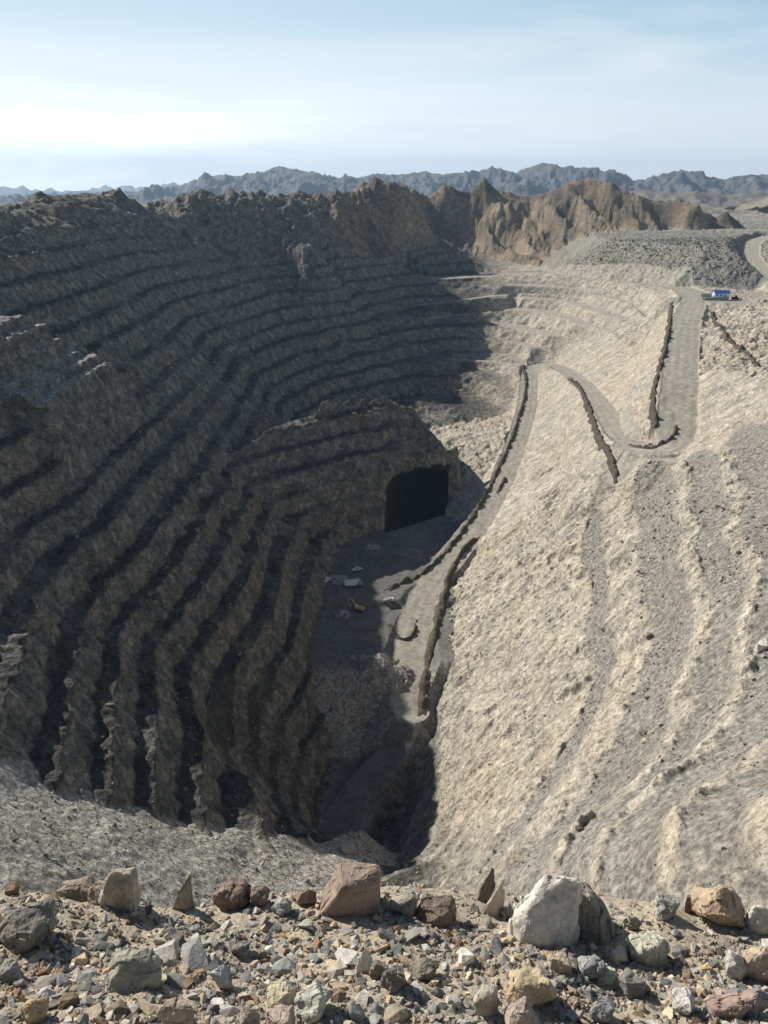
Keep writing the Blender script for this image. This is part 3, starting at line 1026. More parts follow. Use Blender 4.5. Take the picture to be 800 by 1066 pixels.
# ------------------------------------------------------------------ stones
def rock_mesh(name, seed, dims=(1, 1, 1), n=16, p=3.2, detail=0, rough=.05, bev=0.0, pts=None):
    r = random.Random(seed)
    bm = bmesh.new()
    if pts is None:
        for _ in range(n):
            d = Vector((r.gauss(0, 1), r.gauss(0, 1), r.gauss(0, 1)))
            if d.length < 1e-3:
                continue
            m = (abs(d.x) ** p + abs(d.y) ** p + abs(d.z) ** p) ** (1 / p)
            d = d / m * r.uniform(.82, 1.0)
            bm.verts.new((d.x * dims[0] / 2, d.y * dims[1] / 2, d.z * dims[2] / 2))
    else:
        for q in pts:
            bm.verts.new(q)
    res = bmesh.ops.convex_hull(bm, input=bm.verts)
    junk = list({g for g in res['geom_interior'] + res['geom_unused'] if isinstance(g, bmesh.types.BMVert)})
    if junk:
        bmesh.ops.delete(bm, geom=junk, context='VERTS')
    bmesh.ops.dissolve_limit(bm, angle_limit=.12, verts=bm.verts, edges=bm.edges)
    if bev:
        bmesh.ops.bevel(bm, geom=bm.edges[:] + bm.verts[:], offset=bev, segments=1, affect='EDGES', clamp_overlap=True)
    bmesh.ops.triangulate(bm, faces=bm.faces)
    for k in range(detail):
        bmesh.ops.subdivide_edges(bm, edges=bm.edges, cuts=1, use_grid_fill=True)
        bmesh.ops.triangulate(bm, faces=bm.faces)
    if detail:
        bm.normal_update()
        s = max(dims)
        off = Vector((seed * 3.1, seed * 1.7, 0))
        mv = []
        for v in bm.verts:
            q = v.co / s * 3.2 + off
            a = mnoise.fractal(q, 1.0, 2.0, 4) * .7
            c = mnoise.cell(q * 1.6) * .35
            mv.append(v.co + v.normal * (a + c) * rough * s)
        for v, c in zip(bm.verts, mv):
            v.co = c
    me = bpy.data.meshes.new(name)
    bm.to_mesh(me)
    bm.free()
    if detail:
        me.polygons.foreach_set('use_smooth', [False] * len(me.polygons))
    return me


def stone_material(name, attr=None, scale=1.0, contrast=1.0):
    t = NT(name)
    if attr:
        base = t.n('ShaderNodeAttribute', attribute_name=attr).outputs['Color']
    else:
        base = t.n('ShaderNodeObjectInfo').outputs['Color']
    tc = t.P()
    a = t.noise(14 * scale, 5, .65)
    b = t.noise(70 * scale, 4, .7)
    c = t.noise(26 * scale, 5, .6, stretch=(1, .4, 2.4), dist=.6)
    col = t.mix(1.0, base, t.ramp(a, [(.28, (.62, .61, .60)), (.5, (1, 1, 1)), (.75, (1.28, 1.24, 1.16))]), 'MULTIPLY')
    col = t.mix(1.0, col, t.ramp(b, [(.25, (.72, .72, .72)), (.55, (1.05, 1.05, 1.05)), (.8, (1.25, 1.25, 1.25))]), 'MULTIPLY')
    col = t.mix(t.rng(c, .60, .74, 0, .35), col, (.50, .44, .34))
    d = t.noise(7 * scale, 4, .6)
    col = t.mix(t.rng(d, .45, .68, 0, .6), col, t.mix(.5, col, (.36, .32, .26)))
    col = t.mix(t.rng(t.noise(9 * scale, 6, .7, dist=1.2), .58, .70, 0, .55), col, (.20, .185, .16))
    n = t.bump(a, .5 * contrast, .02 / scale)
    n = t.bump(b, .6 * contrast, .005 / scale, n)
    return t.done(col, n)


STONE = stone_material('stone')
COLORS = {
    'grey': (.26, .265, .26), 'dark grey': (.135, .14, .14), 'pale grey': (.42, .42, .40), 'tan': (.42, .34, .24), 'brown': (.20, .145, .10),
    'rust': (.25, .15, .10), 'ochre': (.42, .32, .17), 'white': (.58, .56, .51), 'greenish': (.29, .295, .27), 'pink': (.36, .29, .245), 'cream': (.47, .43, .345),
}


def jit(c, a=.10):
    k = 1 + random.uniform(-a, a)
    return (c[0] * k * random.uniform(.96, 1.04), c[1] * k, c[2] * k * random.uniform(.95, 1.05), 1)


def add_rock(name, me, loc, rot, color, label, group=None, scale=(1, 1, 1), cat='rock'):
    o = bpy.data.objects.new(name, me)
    COL.objects.link(o)
    if not me.materials:
        me.materials.append(STONE)
    o.location = loc
    o.rotation_euler = rot
    o.scale = scale
    o.color = color
    set_prop(o, label, cat, group)
    return o


PLACED = []


def key_rock(u0, v0, u1, v1, color, label, seed, depth=.8, rot=0, tilt=0, p=4.0, n=18, sink=.28, pts=None, name='rock', detail=4, rough=.07, cat='rock', bev=.03):
    """a rock that fills the picture box u0..u1 x v0..v1, resting on the rim"""
    x, y, z, t = hit_rim((u0 + u1) / 2, v1 - (v1 - v0) * .10)
    lim = float(rim_edge(np.array([x]))[0]) - .02
    if y > lim:
        x, y, t = x * lim / y, lim, t * lim / y
    w, h = (u1 - u0) / 800 * t, (v1 - v0) / 800 * t
    hz = h * 1.15
    dims = (w, w * depth, hz)
    if pts is not None:
        P = [(a * w, b * w * depth, c * hz) for a, b, c in pts]
        me = rock_mesh(name, seed, dims, pts=P, detail=detail, rough=rough, bev=bev * min(dims))
        off = 0
    else:
        me = rock_mesh(name, seed, dims, n=n, p=p, detail=detail, rough=rough, bev=bev * min(dims))
        off = hz / 2
    y2 = y + w * depth * .25
    zz = gz1(x, y2)
    col = COLORS[color] if isinstance(color, str) else color
    col = (*(c_ * .78 + g_ * .22 for c_, g_ in zip(col, (.31, .285, .25))), 1)
    o = add_rock(name, me, (x, y2, zz + off - sink * hz), (random.uniform(-.06, .06), tilt, rot), col, label, cat=cat)
    PLACED.append((x, y2, max(w, .6 * w * depth) * .5))
    return o


# the large white boulder: a tall pale left face, its shaded right side put in as a dark rock
key_rock(528, 908, 606, 986, (.66, .63, .575), 'large white boulder with a tall sloping left face on the rim edge', 3, depth=.9, sink=.06, rough=.05, detail=4, name='boulder', cat='boulder', bev=.02,
         pts=[(-.50, -.30, 0), (-.38, -.52, -.05), (-.05, -.62, 0), (.30, -.40, .05), (.5, -.1, -.02), (.45, .4, 0), (-.2, .45, 0), (-.44, -.1, .36), (-.26, -.22, .66), (.02, .1, .97), (.24, -.05, 1.0), (.42, -.08, .93), (.48, .2, .8), (.10, -.36, .45), (-.30, -.42, .22)])
key_rock(596, 928, 644, 984, (.26, .235, .20), 'dark grey broken rock against the white boulder, painted as its shaded right side', 4, depth=1.0, sink=.06, rough=.09, detail=4, name='boulder', cat='boulder', bev=.02,
         pts=[(-.5, -.4, 0), (.1, -.5, 0), (.5, -.2, 0), (.45, .4, 0), (-.4, .4, 0), (-.42, -.1, .98), (-.18, -.15, .92), (.05, -.2, .62), (.28, 0, .45), (-.3, .3, .9), (.2, .3, .5)])
key_rock(722, 916, 778, 966, (.47, .345, .225), 'orange tan boulder with a rounded top near the right end of the rim', 5, depth=.8, p=4.5, name='boulder', cat='boulder')
key_rock(775, 936, 806, 974, (.58, .53, .46), 'whitish rock beside the orange tan boulder, cut by the picture edge', 8, depth=.9)
key_rock(330, 903, 396, 952, (.26, .18, .145), 'reddish brown block with a pale wedge shaped left face on the rim edge', 11, depth=.7, name='boulder', cat='boulder', sink=.08, rough=.04,
         pts=[(-.5, -.45, 0), (-.1, -.5, 0), (.5, -.4, 0), (.5, .4, 0), (-.45, .4, 0), (-.10, -.42, .86), (.08, -.30, .80), (.34, -.3, .82), (.5, .0, 1.0), (.44, .1, .98), (-.12, .25, .92), (-.30, -.2, .45), (.45, -.35, .55)])
key_rock(112, 900, 142, 946, (.42, .355, .285), 'tall tan upright slab at the rim edge', 14, depth=.8, sink=.08, pts=[(-.5, -.4, 0), (.5, -.5, 0), (.5, .4, 0), (-.5, .4, 0), (-.48, -.3, .72), (-.2, -.1, 1.0), (.46, -.2, .93), (.48, .3, .9), (-.4, .3, .9), (.1, -.45, .6)], detail=3)
key_rock(56, 902, 100, 936, (.21, .165, .13), 'dark brown blocky rock standing left of the tan slab', 17, depth=.8, p=5)
key_rock(86, 896, 116, 932, (.25, .195, .155), 'brown peaked rock wedged between the dark block and the tan slab', 19, depth=.9, p=3)
key_rock(100, 922, 118, 944, 'pale grey', 'small pale grey cube of rock at the foot of the tan slab', 23, depth=1, p=6)
key_rock(118, 928, 132, 944, 'tan', 'little tan rock leaning on the front of the tan slab', 24, depth=1)
key_rock(218, 900, 262, 936, (.17, .105, .085), 'dark maroon jagged boulder on the rim edge above the dirt bank', 29, depth=.8, p=3, rough=.09, name='boulder', cat='boulder')
key_rock(258, 922, 282, 944, (.22, .17, .13), 'brown rock just right of the dark maroon boulder', 31, depth=.8)
key_rock(176, 908, 204, 952, (.33, .28, .225), 'thin pointed brown rock sliver leaning at the rim edge', 37, depth=.4, sink=.06, pts=[(-.5, -.3, 0), (.15, -.5, 0), (.45, .3, 0), (-.3, .4, 0), (.30, 0, .75), (.48, .1, 1.0), (.36, .2, .98), (-.05, -.1, .42)], detail=2)
key_rock(428, 934, 482, 964, (.16, .11, .085), 'dark reddish brown flat faced rock at the rim edge left of the pointed slabs', 41, depth=.7, p=4)
key_rock(404, 928, 436, 952, (.30, .27, .24), 'grey brown rock beside the dark reddish rock', 43, depth=.8)
key_rock(494, 902, 516, 942, (.09, .08, .075), 'black pointed rock spike at the rim edge', 47, depth=.6, sink=.08, pts=[(-.5, -.4, 0), (.4, -.5, 0), (.5, .4, 0), (-.4, .4, 0), (.25, -.1, 1.0), (.40, .1, .95), (-.1, -.2, .6), (.45, -.2, .5)], detail=2)
key_rock(500, 916, 526, 956, (.45, .41, .35), 'pale leaning slab in front of the black rock spike', 53, depth=.35, sink=.08, pts=[(-.5, -.4, 0), (.1, -.5, 0), (.5, .3, .1), (-.3, .4, 0), (.30, -.1, 1.0), (.48, .1, .72), (-.15, 0, .55), (.05, .2, .8)], detail=2)
key_rock(514, 938, 536, 956, 'grey', 'small grey rock between the pale slab and the white boulder', 54, depth=1)
key_rock(-14, 940, 56, 992, (.175, .165, .145), 'big dark grey brown rock at the left end of the rim', 59, depth=.8, p=3.4, rough=.075, name='boulder', cat='boulder', detail=4)
key_rock(106, 990, 168, 1036, (.33, .335, .275), 'large greenish grey rock in the rubble with a lichen pale top', 61, depth=.8, p=3.6)
key_rock(22, 1036, 50, 1070, (.43, .32, .17), 'yellow ochre rounded rock at the lower left of the rubble', 67, depth=.9, p=2.6)
key_rock(160, 1040, 208, 1080, (.41, .32, .255), 'flat pinkish tan block at the bottom of the rubble, left one', 71, depth=.8, p=6)
key_rock(244, 1036, 272, 1078, (.36, .31, .26), 'upright tan grey block at the bottom of the rubble', 73, depth=.7, p=6)
key_rock(276, 1046, 308, 1080, (.43, .34, .28), 'pinkish block right of the upright tan grey block', 79, depth=.8, p=6)
key_rock(274, 1026, 308, 1048, (.60, .54, .36), 'flat cream coloured stone above the pinkish block', 83, depth=.8, p=4)
key_rock(308, 1026, 348, 1064, (.50, .50, .43), 'pale greenish white cracked rock in the bottom rubble', 89, depth=.9, p=3.2, rough=.08)
key_rock(370, 984, 390, 1014, (.78, .76, .72), 'bright white pointed shard in the middle of the rubble', 97, depth=.6, sink=.06, pts=[(-.5, -.3, 0), (.3, -.5, 0), (.5, .3, 0), (-.4, .4, 0), (.05, -.1, 1.0), (.2, .2, .8), (-.35, 0, .5)], detail=2)
key_rock(384, 992, 404, 1022, (.15, .12, .10), 'dark brown rock touching the bright white shard', 98, depth=.9)
key_rock(652, 968, 700, 1008, (.52, .51, .40), 'cream green cracked rock below the right side of the white boulder', 101, depth=.8, p=3.2, rough=.07)
key_rock(600, 990, 636, 1020, (.27, .29, .30), 'blue grey flat slab in the right hand rubble', 103, depth=.7, p=5)
key_rock(618, 1006, 648, 1026, (.50, .52, .41), 'pale green oval stone below the blue grey slab', 107, depth=.8, p=2.2)
key_rock(644, 1008, 680, 1040, (.16, .165, .165), 'dark grey angular rock right of the pale green stone', 109, depth=.8, p=5)
key_rock(637, 984, 656, 1004, (.66, .56, .42), 'small cream and tan cube stone right of the blue grey slab', 113, depth=1, p=7)
key_rock(526, 1008, 582, 1052, (.50, .41, .25), 'long yellow tan slab lying slanted in the rubble', 127, depth=.7, p=5, tilt=.35, rot=-.3)
key_rock(522, 1046, 568, 1084, (.40, .31, .265), 'pink block at the bottom centre below the yellow tan slab', 131, depth=.8, p=6)
key_rock(738, 1014, 784, 1064, (.33, .225, .185), 'red brown slab with straight edges at the lower right', 137, depth=.7, p=6, tilt=.3)
key_rock(768, 1020, 800, 1064, (.25, .25, .245), 'grey slab leaning against the red brown slab', 139, depth=.7, p=5, tilt=.5)
key_rock(772, 974, 806, 1024, (.46, .365, .265), 'broad tan slab at the right picture edge', 149, depth=.7, p=4.5, tilt=.35)
key_rock(752, 984, 778, 1022, (.58, .56, .53), 'white grey rock left of the broad tan slab', 151, depth=.8, p=4)
key_rock(492, 1018, 522, 1062, (.48, .44, .34), 'pale buff slab standing in the bottom rubble', 157, depth=.7, p=5)
key_rock(396, 1002, 424, 1034, (.13, .12, .105), 'dark brown angular rock left of the bottom centre', 163, depth=.8, p=4)
key_rock(424, 1002, 456, 1020, (.17, .15, .125), 'long low dark brown stone right of the dark angular rock', 164, depth=.8, p=4)
key_rock(218, 1000, 244, 1032, (.40, .425, .43), 'bluish pale grey stone in the left rubble', 167, depth=.8, p=5)
key_rock(238, 980, 270, 998, (.14, .145, .145), 'long dark slate grey stone above the bluish pale stone', 173, depth=.6, p=4)
key_rock(308, 922, 332, 944, (.25, .15, .105), 'small rust red rock left of the reddish brown block', 179, depth=.8)
key_rock(282, 934, 304, 954, (.33, .34, .33), 'grey cracked stone left of the small rust red rock', 181, depth=.9)
key_rock(678, 930, 712, 958, (.37, .355, .32), 'low grey slab between the white boulder and the orange boulder', 191, depth=.8, p=4)
key_rock(712, 922, 726, 950, (.22, .14, .115), 'thin dark red upright stone touching the orange tan boulder', 193, depth=.5, p=5)
key_rock(652, 948, 668, 970, (.30, .29, .22), 'narrow greenish slab at the foot of the white boulder', 197, depth=.5, p=5)
key_rock(700, 1030, 730, 1058, (.62, .60, .56), 'white angular rock left of the red brown slab', 199, depth=.9, p=4)
key_rock(612, 1040, 640, 1066, (.24, .25, .25), 'grey blocky stone at the bottom right of centre', 211, depth=.8, p=5)
key_rock(570, 990, 596, 1014, (.42, .33, .235), 'tan rock right of the yellow tan slab top', 212, depth=.8, p=4)
key_rock(-6, 1000, 26, 1024, (.28, .27, .24), 'grey brown rock at the left picture edge above the ochre rock', 213, depth=.8, p=4)

# individual smaller stones
BASE = [rock_mesh('stone', 500 + k, (random.uniform(.9, 1.35), random.uniform(.5, 1.0), random.uniform(.35, .75)), n=random.choice((8, 9, 11, 13)), p=random.choice((3, 5, 8)), bev=.02, detail=1, rough=.03) for k in range(26)]
MIX = [('grey', 34, 'grey'), ('dark grey', 20, 'dark grey'), ('pale grey', 16, 'pale grey'), ('tan', 14, 'tan'), ('brown', 8, 'brown'), ('cream', 6, 'cream'), ('greenish', 8, 'greenish grey'), ('white', 5, 'white'), ('pink', 4, 'pinkish'), ('ochre', 2, 'ochre yellow'), ('rust', 3, 'rusty brown')]
names = [m[0] for m in MIX]
wts = [m[1] for m in MIX]
nice = {m[0]: m[2] for m in MIX}

REFS = []        # the named rocks, to say where a loose stone lies


def refs():
    for o in COL.objects:
        if o.get('label') and o.name.split('.')[0] in ('rock', 'boulder') and o.location.y < 4:
            REFS.append((o.location.x, o.location.y, o['label']))


refs()
SHORT = {}
for rx, ry, lab in REFS:
    w = lab.split()
    cut = len(w)
    for i, q in enumerate(w):
        if i > 1 and q in ('at', 'in', 'on', 'with', 'beside', 'standing', 'wedged', 'leaning', 'against', 'right', 'left', 'below', 'above', 'lying', 'touching', 'between', 'near', 'just', 'of', 'cut'):
            cut = i
            break
    SHORT[lab] = ' '.join(w[:cut])
seen = {}
for k in list(SHORT):
    seen.setdefault(SHORT[k], []).append(k)
SHORT = {k: v for k, v in SHORT.items() if len(seen[v]) == 1}
REFS = [r for r in REFS if r[2] in SHORT]
STONES = []
count = 0
tries = 0
while count < 235 and tries < 12000:
    tries += 1
    u, v = random.uniform(-10, 810), 1075 - 160 * random.random() ** 1.15
    x, y, z, t = hit_rim(u, v)
    if y > float(rim_edge(np.array([x]))[0]) - .01:
        continue
    dens = .30 + .70 * min(1, max(0, (v - 965) / 50))
    if random.random() > dens:
        continue
    size = min(.095, .030 * math.exp(abs(random.gauss(0, .5)))) * (.85 if v < 970 else 1.05)
    if any((x - a) ** 2 + (y - b) ** 2 < (r + size * .40) ** 2 for a, b, r in PLACED):
        continue
    PLACED.append((x, y, size * .40))
    STONES.append((x, y, size, random.choices(names, wts)[0]))
    count += 1
ORD = ['closest', 'second closest', 'third closest', 'fourth closest', 'fifth closest', 'sixth closest', 'seventh closest', 'eighth closest', 'ninth closest', 'tenth closest', 'eleventh closest', 'twelfth closest', 'thirteenth closest']
by_ref = {}
for i, (x, y, size, c) in enumerate(STONES):
    r = min(REFS, key=lambda q: (q[0] - x) ** 2 + (q[1] - y) ** 2)
    big = 'medium sized' if size > .045 else 'small'
    by_ref.setdefault((big, c, r[2]), []).append((math.hypot(r[0] - x, r[1] - y), i))
LAB = {}
for (big, c, lab), lst in by_ref.items():
    for k, (d, i) in enumerate(sorted(lst)):
        LAB[i] = f'{big} {nice[c]} stone {ORD[min(k, 12)]} to the {SHORT[lab]}'
for i, (x, y, size, c) in enumerate(STONES):
    big = 'medium sized' if size > .045 else 'small'
    add_rock('stone', BASE[random.randrange(len(BASE))], (x, y, gz1(x, y) + size * .08), (random.uniform(-.5, .5), random.uniform(-.5, .5), random.uniform(0, 6.28)), jit(COLORS[c]),
             LAB[i], 'loose stones in the rubble of the rim', (size, size, size), cat='stone')


def scatter(name, P, size, colors, mat, seed, shapes=14, npt=9):
    """many small stones joined into one mesh; P (n,3), size (n,), colors (n,3)"""
    r = np.random.default_rng(seed)
    protos = []
    for k in range(shapes):
        me = rock_mesh('tmp', 900 + seed + k, (1, r.uniform(.6, .95), r.uniform(.45, .8)), n=npt, p=4)
        v = np.zeros(len(me.vertices) * 3)
        me.vertices.foreach_get('co', v)
        tri = np.array([list(f.vertices) for f in me.polygons])
        protos.append((v.reshape(-1, 3), tri))
        bpy.data.meshes.remove(me)
    V, T, Cc = [], [], []
    base = 0
    which = r.integers(0, shapes, len(P))
    for k in range(shapes):
        idx = np.nonzero(which == k)[0]
        if not len(idx):
            continue
        pv, pt = protos[k]
        a = r.uniform(0, 6.28, len(idx))
        b = r.uniform(-.6, .6, len(idx))
        ca, sa, cb, sb = np.cos(a), np.sin(a), np.cos(b), np.sin(b)
        x0, y0, z0 = pv[None, :, 0], pv[None, :, 1], pv[None, :, 2]
        x1 = x0 * cb[:, None] + z0 * sb[:, None]
        z1 = -x0 * sb[:, None] + z0 * cb[:, None]
        x2 = x1 * ca[:, None] - y0 * sa[:, None]
        y2 = x1 * sa[:, None] + y0 * ca[:, None]
        pts = np.stack([x2, y2, z1], -1) * size[idx][:, None, None] + P[idx][:, None, :]
        V.append(pts.reshape(-1, 3))
        nv = len(pv)
        T.append((pt[None] + (np.arange(len(idx)) * nv)[:, None, None] + base).reshape(-1, 3))
        Cc.append(np.repeat(colors[idx], nv, 0))
        base += nv * len(idx)
    V, T, Cc = np.concatenate(V), np.concatenate(T), np.concatenate(Cc)
    me = np_mesh(name, V, tris=T, smooth=False)
    color_attr(me, 'tint', np.hstack([Cc, np.ones((len(Cc), 1))]))
    o = link(name, me, mat=mat)
    return set_prop(o, kind='stuff')


pal = np.array([COLORS[n] for n in names])
pw = np.array(wts, float) / sum(wts)


def rim_points(N, dens_min, seed):
    r = np.random.default_rng(seed)
    u, v = r.uniform(-140, 940, N), 1090 - 190 * r.random(N) ** .95
    yy = np.interp(v, [900, 930, 1066, 1090], [2.25, 2.02, 1.33, 1.24]) + r.normal(0, .03, N)
    tt_ = np.interp(v, [900, 930, 1066, 1090], [2.9, 2.76, 2.0, 1.92])
    xx = (u - 400) / 800 * tt_
    keep = yy < rim_edge(xx) + .03
    dens = dens_min + (1 - dens_min) * np.clip((v - 960) / 45, 0, 1) * (1 - .35 * sst(380, 480, u) * sst(640, 520, u))
    dens *= .55 + .9 * sst(-.25, .25, fbm(xx / .25, yy / .25, 2, 340))
    keep &= r.random(N) < dens
    return xx[keep], yy[keep], r


xx, yy, r_ = rim_points(17000, .18, 77)
sz = np.clip(.023 * np.exp(r_.normal(0, .38, len(xx))), .012, .05)
ok = np.ones(len(xx), bool)
for a_, b_, rr_ in PLACED:
    ok &= (xx - a_) ** 2 + (yy - b_) ** 2 > (rr_ * .85 + sz * .3) ** 2
xx, yy, sz = xx[ok], yy[ok], sz[ok]
cols = pal[r_.choice(len(pal), len(xx), p=pw)] * r_.uniform(.8, 1.25, (len(xx), 1)) * np.array([[1.06, 1.0, .92]])
GMAT = stone_material('gravel_stone', 'tint', 1.5)
scatter('rubble', np.stack([xx, yy, gz(xx, yy) + sz * .10], -1), sz, cols, GMAT, 23, shapes=24, npt=10)
xx, yy, r_ = rim_points(30000, .5, 78)
sz = np.clip(.0072 * np.exp(r_.normal(0, .5, len(xx))), .0035, .020)
cols = pal[r_.choice(len(pal), len(xx), p=pw)] * .65 + np.array([[.34, .285, .21]]) * .35
cols = cols * r_.uniform(.75, 1.2, (len(xx), 1))
scatter('gravel', np.stack([xx, yy, gz(xx, yy) + sz * .12], -1), sz, cols, GMAT, 21)

# fallen stones on the slopes, the scree fans and the dump
def slope_debris():
    n = 90000
    x = rng.uniform(-115, 115, n)
    y = rng.uniform(45, 330, n)
    z, road, sc, berm, right, hill, _f = pit(x, y)
    cl = .5 + .8 * fbm(x / 14, y / 14, 3, 350)
    pr = (.06 * right + .75 * sc + .25 * berm) * (1 - road) * np.clip(cl, .1, 1.2)
    pr *= np.where((x > -75) & (y > 45), 1, .4)
    # only where the rim camera can see it
    dep = y * CT - z * ST
    uu = 400 + 800 * x / dep
    k = (rng.random(n) < pr) & (uu > -60) & (uu < 860)
    x, y, z, right = x[k], y[k], z[k], right[k]
    dist = np.sqrt(x * x + y * y + z * z)
    s = np.clip(.36 * np.exp(rng.normal(0, .55, len(x))), .15, 2.2) * np.clip(dist / 170, .7, 1.6)
    c = np.where(rng.random((len(x), 1)) < .35, np.array([[.40, .37, .32]]), np.array([[.21, .205, .19]])) * rng.uniform(.6, 1.2, (len(x), 1))
    a = (np.stack([x, y, z + s * .12], -1), s, c)
    n = 16000
    x = rng.uniform(180, 420, n)
    y = rng.uniform(690, 860, n)
    z, road, sc, berm, right, hill, _f = pit(x, y)
    k = (sc > .9) & (road < .1) & (z > -79) & (rng.random(n) < .8)
    x, y, z = x[k], y[k], z[k]
    s = np.clip(1.1 * np.exp(rng.normal(0, .5, len(x))), .5, 4.0)
    c = np.array([[.25, .245, .225]]) * rng.uniform(.6, 1.25, (len(x), 1))
    P = np.vstack([a[0], np.stack([x, y, z + s * .15], -1)])
    scatter('rock_debris', P, np.concatenate([a[1], s]), np.vstack([a[2], c]), stone_material('debris_stone', 'tint', .05), 60, npt=8)


slope_debris()

# single boulders on the slopes
for (u, v, w, c, lab, sd) in [(794, 676, 18, (.68, .66, .58), 'bleached white boulder high on the right pit slope at the picture edge', 401),
                              (603, 864, 10, (.13, .12, .11), 'lone dark boulder on the lower right scree slope', 402),
                              (671, 773, 7, (.55, .46, .33), 'lone tan boulder on the grey scree stripe of the right slope', 403),
                              (676, 664, 10, (.17, .15, .13), 'dark rock ledge block beside the grey scree stripe', 404),
                              (361, 886, 18, (.33, .32, .30), 'rounded pale boulder lying at the very bottom of the pit', 405)]:
    h = hit(u, v)
    if h is None:
        continue
    w_ = w / 800 * math.sqrt(h[0] ** 2 + h[1] ** 2 + h[2] ** 2)
    o = add_rock('boulder', rock_mesh('boulder', sd, (w_, w_ * .8, w_ * .8), n=16, p=3, detail=2, rough=.06), (h[0], h[1], h[2] + w_ * .15), (0, 0, .4), (*c, 1), lab, cat='boulder')

# ------------------------------------------------------------------ rubble berms along the haul road
t_ = NT('berm_rubble')
bn_ = t_.noise(.7, 5, .7)
BERMMAT = t_.done(t_.ramp(bn_, [(.3, (.05, .043, .034)), (.7, (.12, .105, .08))]), t_.bump(bn_, .8, .6))  # berms' shaded sides put into the colour, dark all over


def earth_berm(path_px, label, w=3.4, h=1.7, seed=0):
    P = smooth_path([at(*p) for p in path_px], 10)
    P = np.array(P)
    d = np.concatenate([[0], np.cumsum(np.hypot(np.diff(P[:, 0]), np.diff(P[:, 1])))])
    n = max(6, int(d[-1] / .8))
    q = np.linspace(0, d[-1], n)
    x, y = np.interp(q, d, P[:, 0]), np.interp(q, d, P[:, 1])
    tx, ty = np.gradient(x), np.gradient(y)
    L = np.hypot(tx, ty)
    nx, ny = -ty / L, tx / L
    off = np.linspace(-1, 1, 9)
    wob = .5 * fbm(q / 9, q * 0, 2, 420 + seed)
    wid = w / 2 * .86 * (1 + .7 * fbm(q / 6, q * 0 + 3, 3, 424 + seed))
    X_ = x[:, None] + nx[:, None] * (off[None] * wid[:, None] + wob[:, None])
    Y_ = y[:, None] + ny[:, None] * (off[None] * wid[:, None] + wob[:, None])
    Z0 = pit(X_.ravel(), Y_.ravel())[0].reshape(X_.shape)
    end = sst(0, 9, q) * sst(d[-1], d[-1] - 9, q)
    hh = h * .78 * np.clip(1 + .95 * fbm(q / 4.5, q * 0 + 7, 3, 428 + seed), .2, 2) * end
    zc = pit(x, y)[0]
    prof = np.clip(1 - np.abs(off) ** 1.3, 0, 1)
    Zt = np.minimum(Z0, zc[:, None] + .5) * .5 + Z0 * .5 + prof[None] * hh[:, None] + .8 * vnoise(X_ / 1.7, Y_ / 1.7, 431) * np.clip(prof[None] + .2, 0, 1)
    Zt[:, 0] -= .5
    Zt[:, -1] -= .5
    me = np_mesh('earth_berm', np.stack([X_, Y_, Zt], -1).reshape(-1, 3), grid_quads(n, 9))
    o = link('earth_berm', me, mat=BERMMAT)
    set_prop(o, label, 'earth berm', 'rubble berms along the haul road')


earth_berm([(700, 313, 78), (697, 340, 83), (692, 365, 87.5), (685, 390, 92), (680, 412, 97.5), (681, 440, 103.5), (678, 456, 107)], 'dark rubble berm along the left edge of the straight upper road', 4.2, 2.2, 1)
earth_berm([(592, 398, 132), (604, 410, 128), (614, 432, 122), (622, 455, 118), (632, 472, 115.5), (645, 492, 115)], 'dark rubble berm on the outer edge of the middle road above the switchback', 4.0, 2.0, 2)
earth_berm([(545, 384, 141.5), (548, 404, 145), (542, 430, 149.5), (532, 460, 154.5), (519, 490, 160), (504, 520, 165.5), (488, 547, 170), (469, 572, 174.5), (446, 596, 178.5), (420, 610, 180.5), (400, 622, 181.5)], 'long dark rubble berm along the left edge of the lower road', 3.6, 1.9, 3)
earth_berm([(497, 558, 170), (481, 577, 174), (469, 600, 177.5), (461, 630, 180.5), (453, 660, 183), (444, 700, 186.5), (438, 750, 191)], 'thick rubble berm painted shadow black along the right edge of the lower road', 5.0, 2.4, 4)
earth_berm([(742, 322, 79), (748, 342, 81), (775, 366, 81.5), (790, 386, 82)], 'short dark rubble berm on the slope right of the upper road', 3.2, 1.5, 5)
earth_berm([(703, 437, 101), (703, 450, 104), (694, 461, 106.5), (676, 465, 108.5), (655, 462, 110.5)], 'low curved rubble berm inside the switchback of the road', 3.0, 1.4, 6)
earth_berm([(527, 494, 159.5), (518, 515, 163.5)], 'very short rubble berm on the right edge of the lower road', 3.0, 1.4, 7)
earth_berm([(404, 652, 182), (412, 662, 182.5), (424, 666, 183), (432, 658, 182.8), (433, 646, 182)], 'small hooked rubble berm at the foot of the lower road', 3.0, 1.4, 8)

# ------------------------------------------------------------------ machines and the hut
def flat(name, col, rough=.6, metal=0.0):
    t = NT(name)
    t.b.inputs['Metallic'].default_value = metal
    a = t.noise(1.4, 4, .6)
    c = tuple(col)
    return t.done(t.ramp(a, [(.3, tuple(x * .75 for x in c)), (.7, tuple(min(1, x * 1.1) for x in c))]), None, rough)


M_WHITE = flat('white_paint', (.72, .73, .74))
M_BLUE = flat('blue_sheet_metal', (.03, .13, .42), .5)
M_GREY = flat('grey_steel', (.30, .31, .31), .6, .2)
M_DARK = flat('dark_rubber', (.03, .03, .03), .9)
M_YELL = flat('dusty_yellow_paint', (.50, .38, .12))
M_GLASS = flat('dark_glass', (.02, .025, .03), .15)
M_TANC = flat('pale_pink_container_paint', (.48, .41, .38))
M_CONC = flat('grey_concrete', (.30, .31, .27))


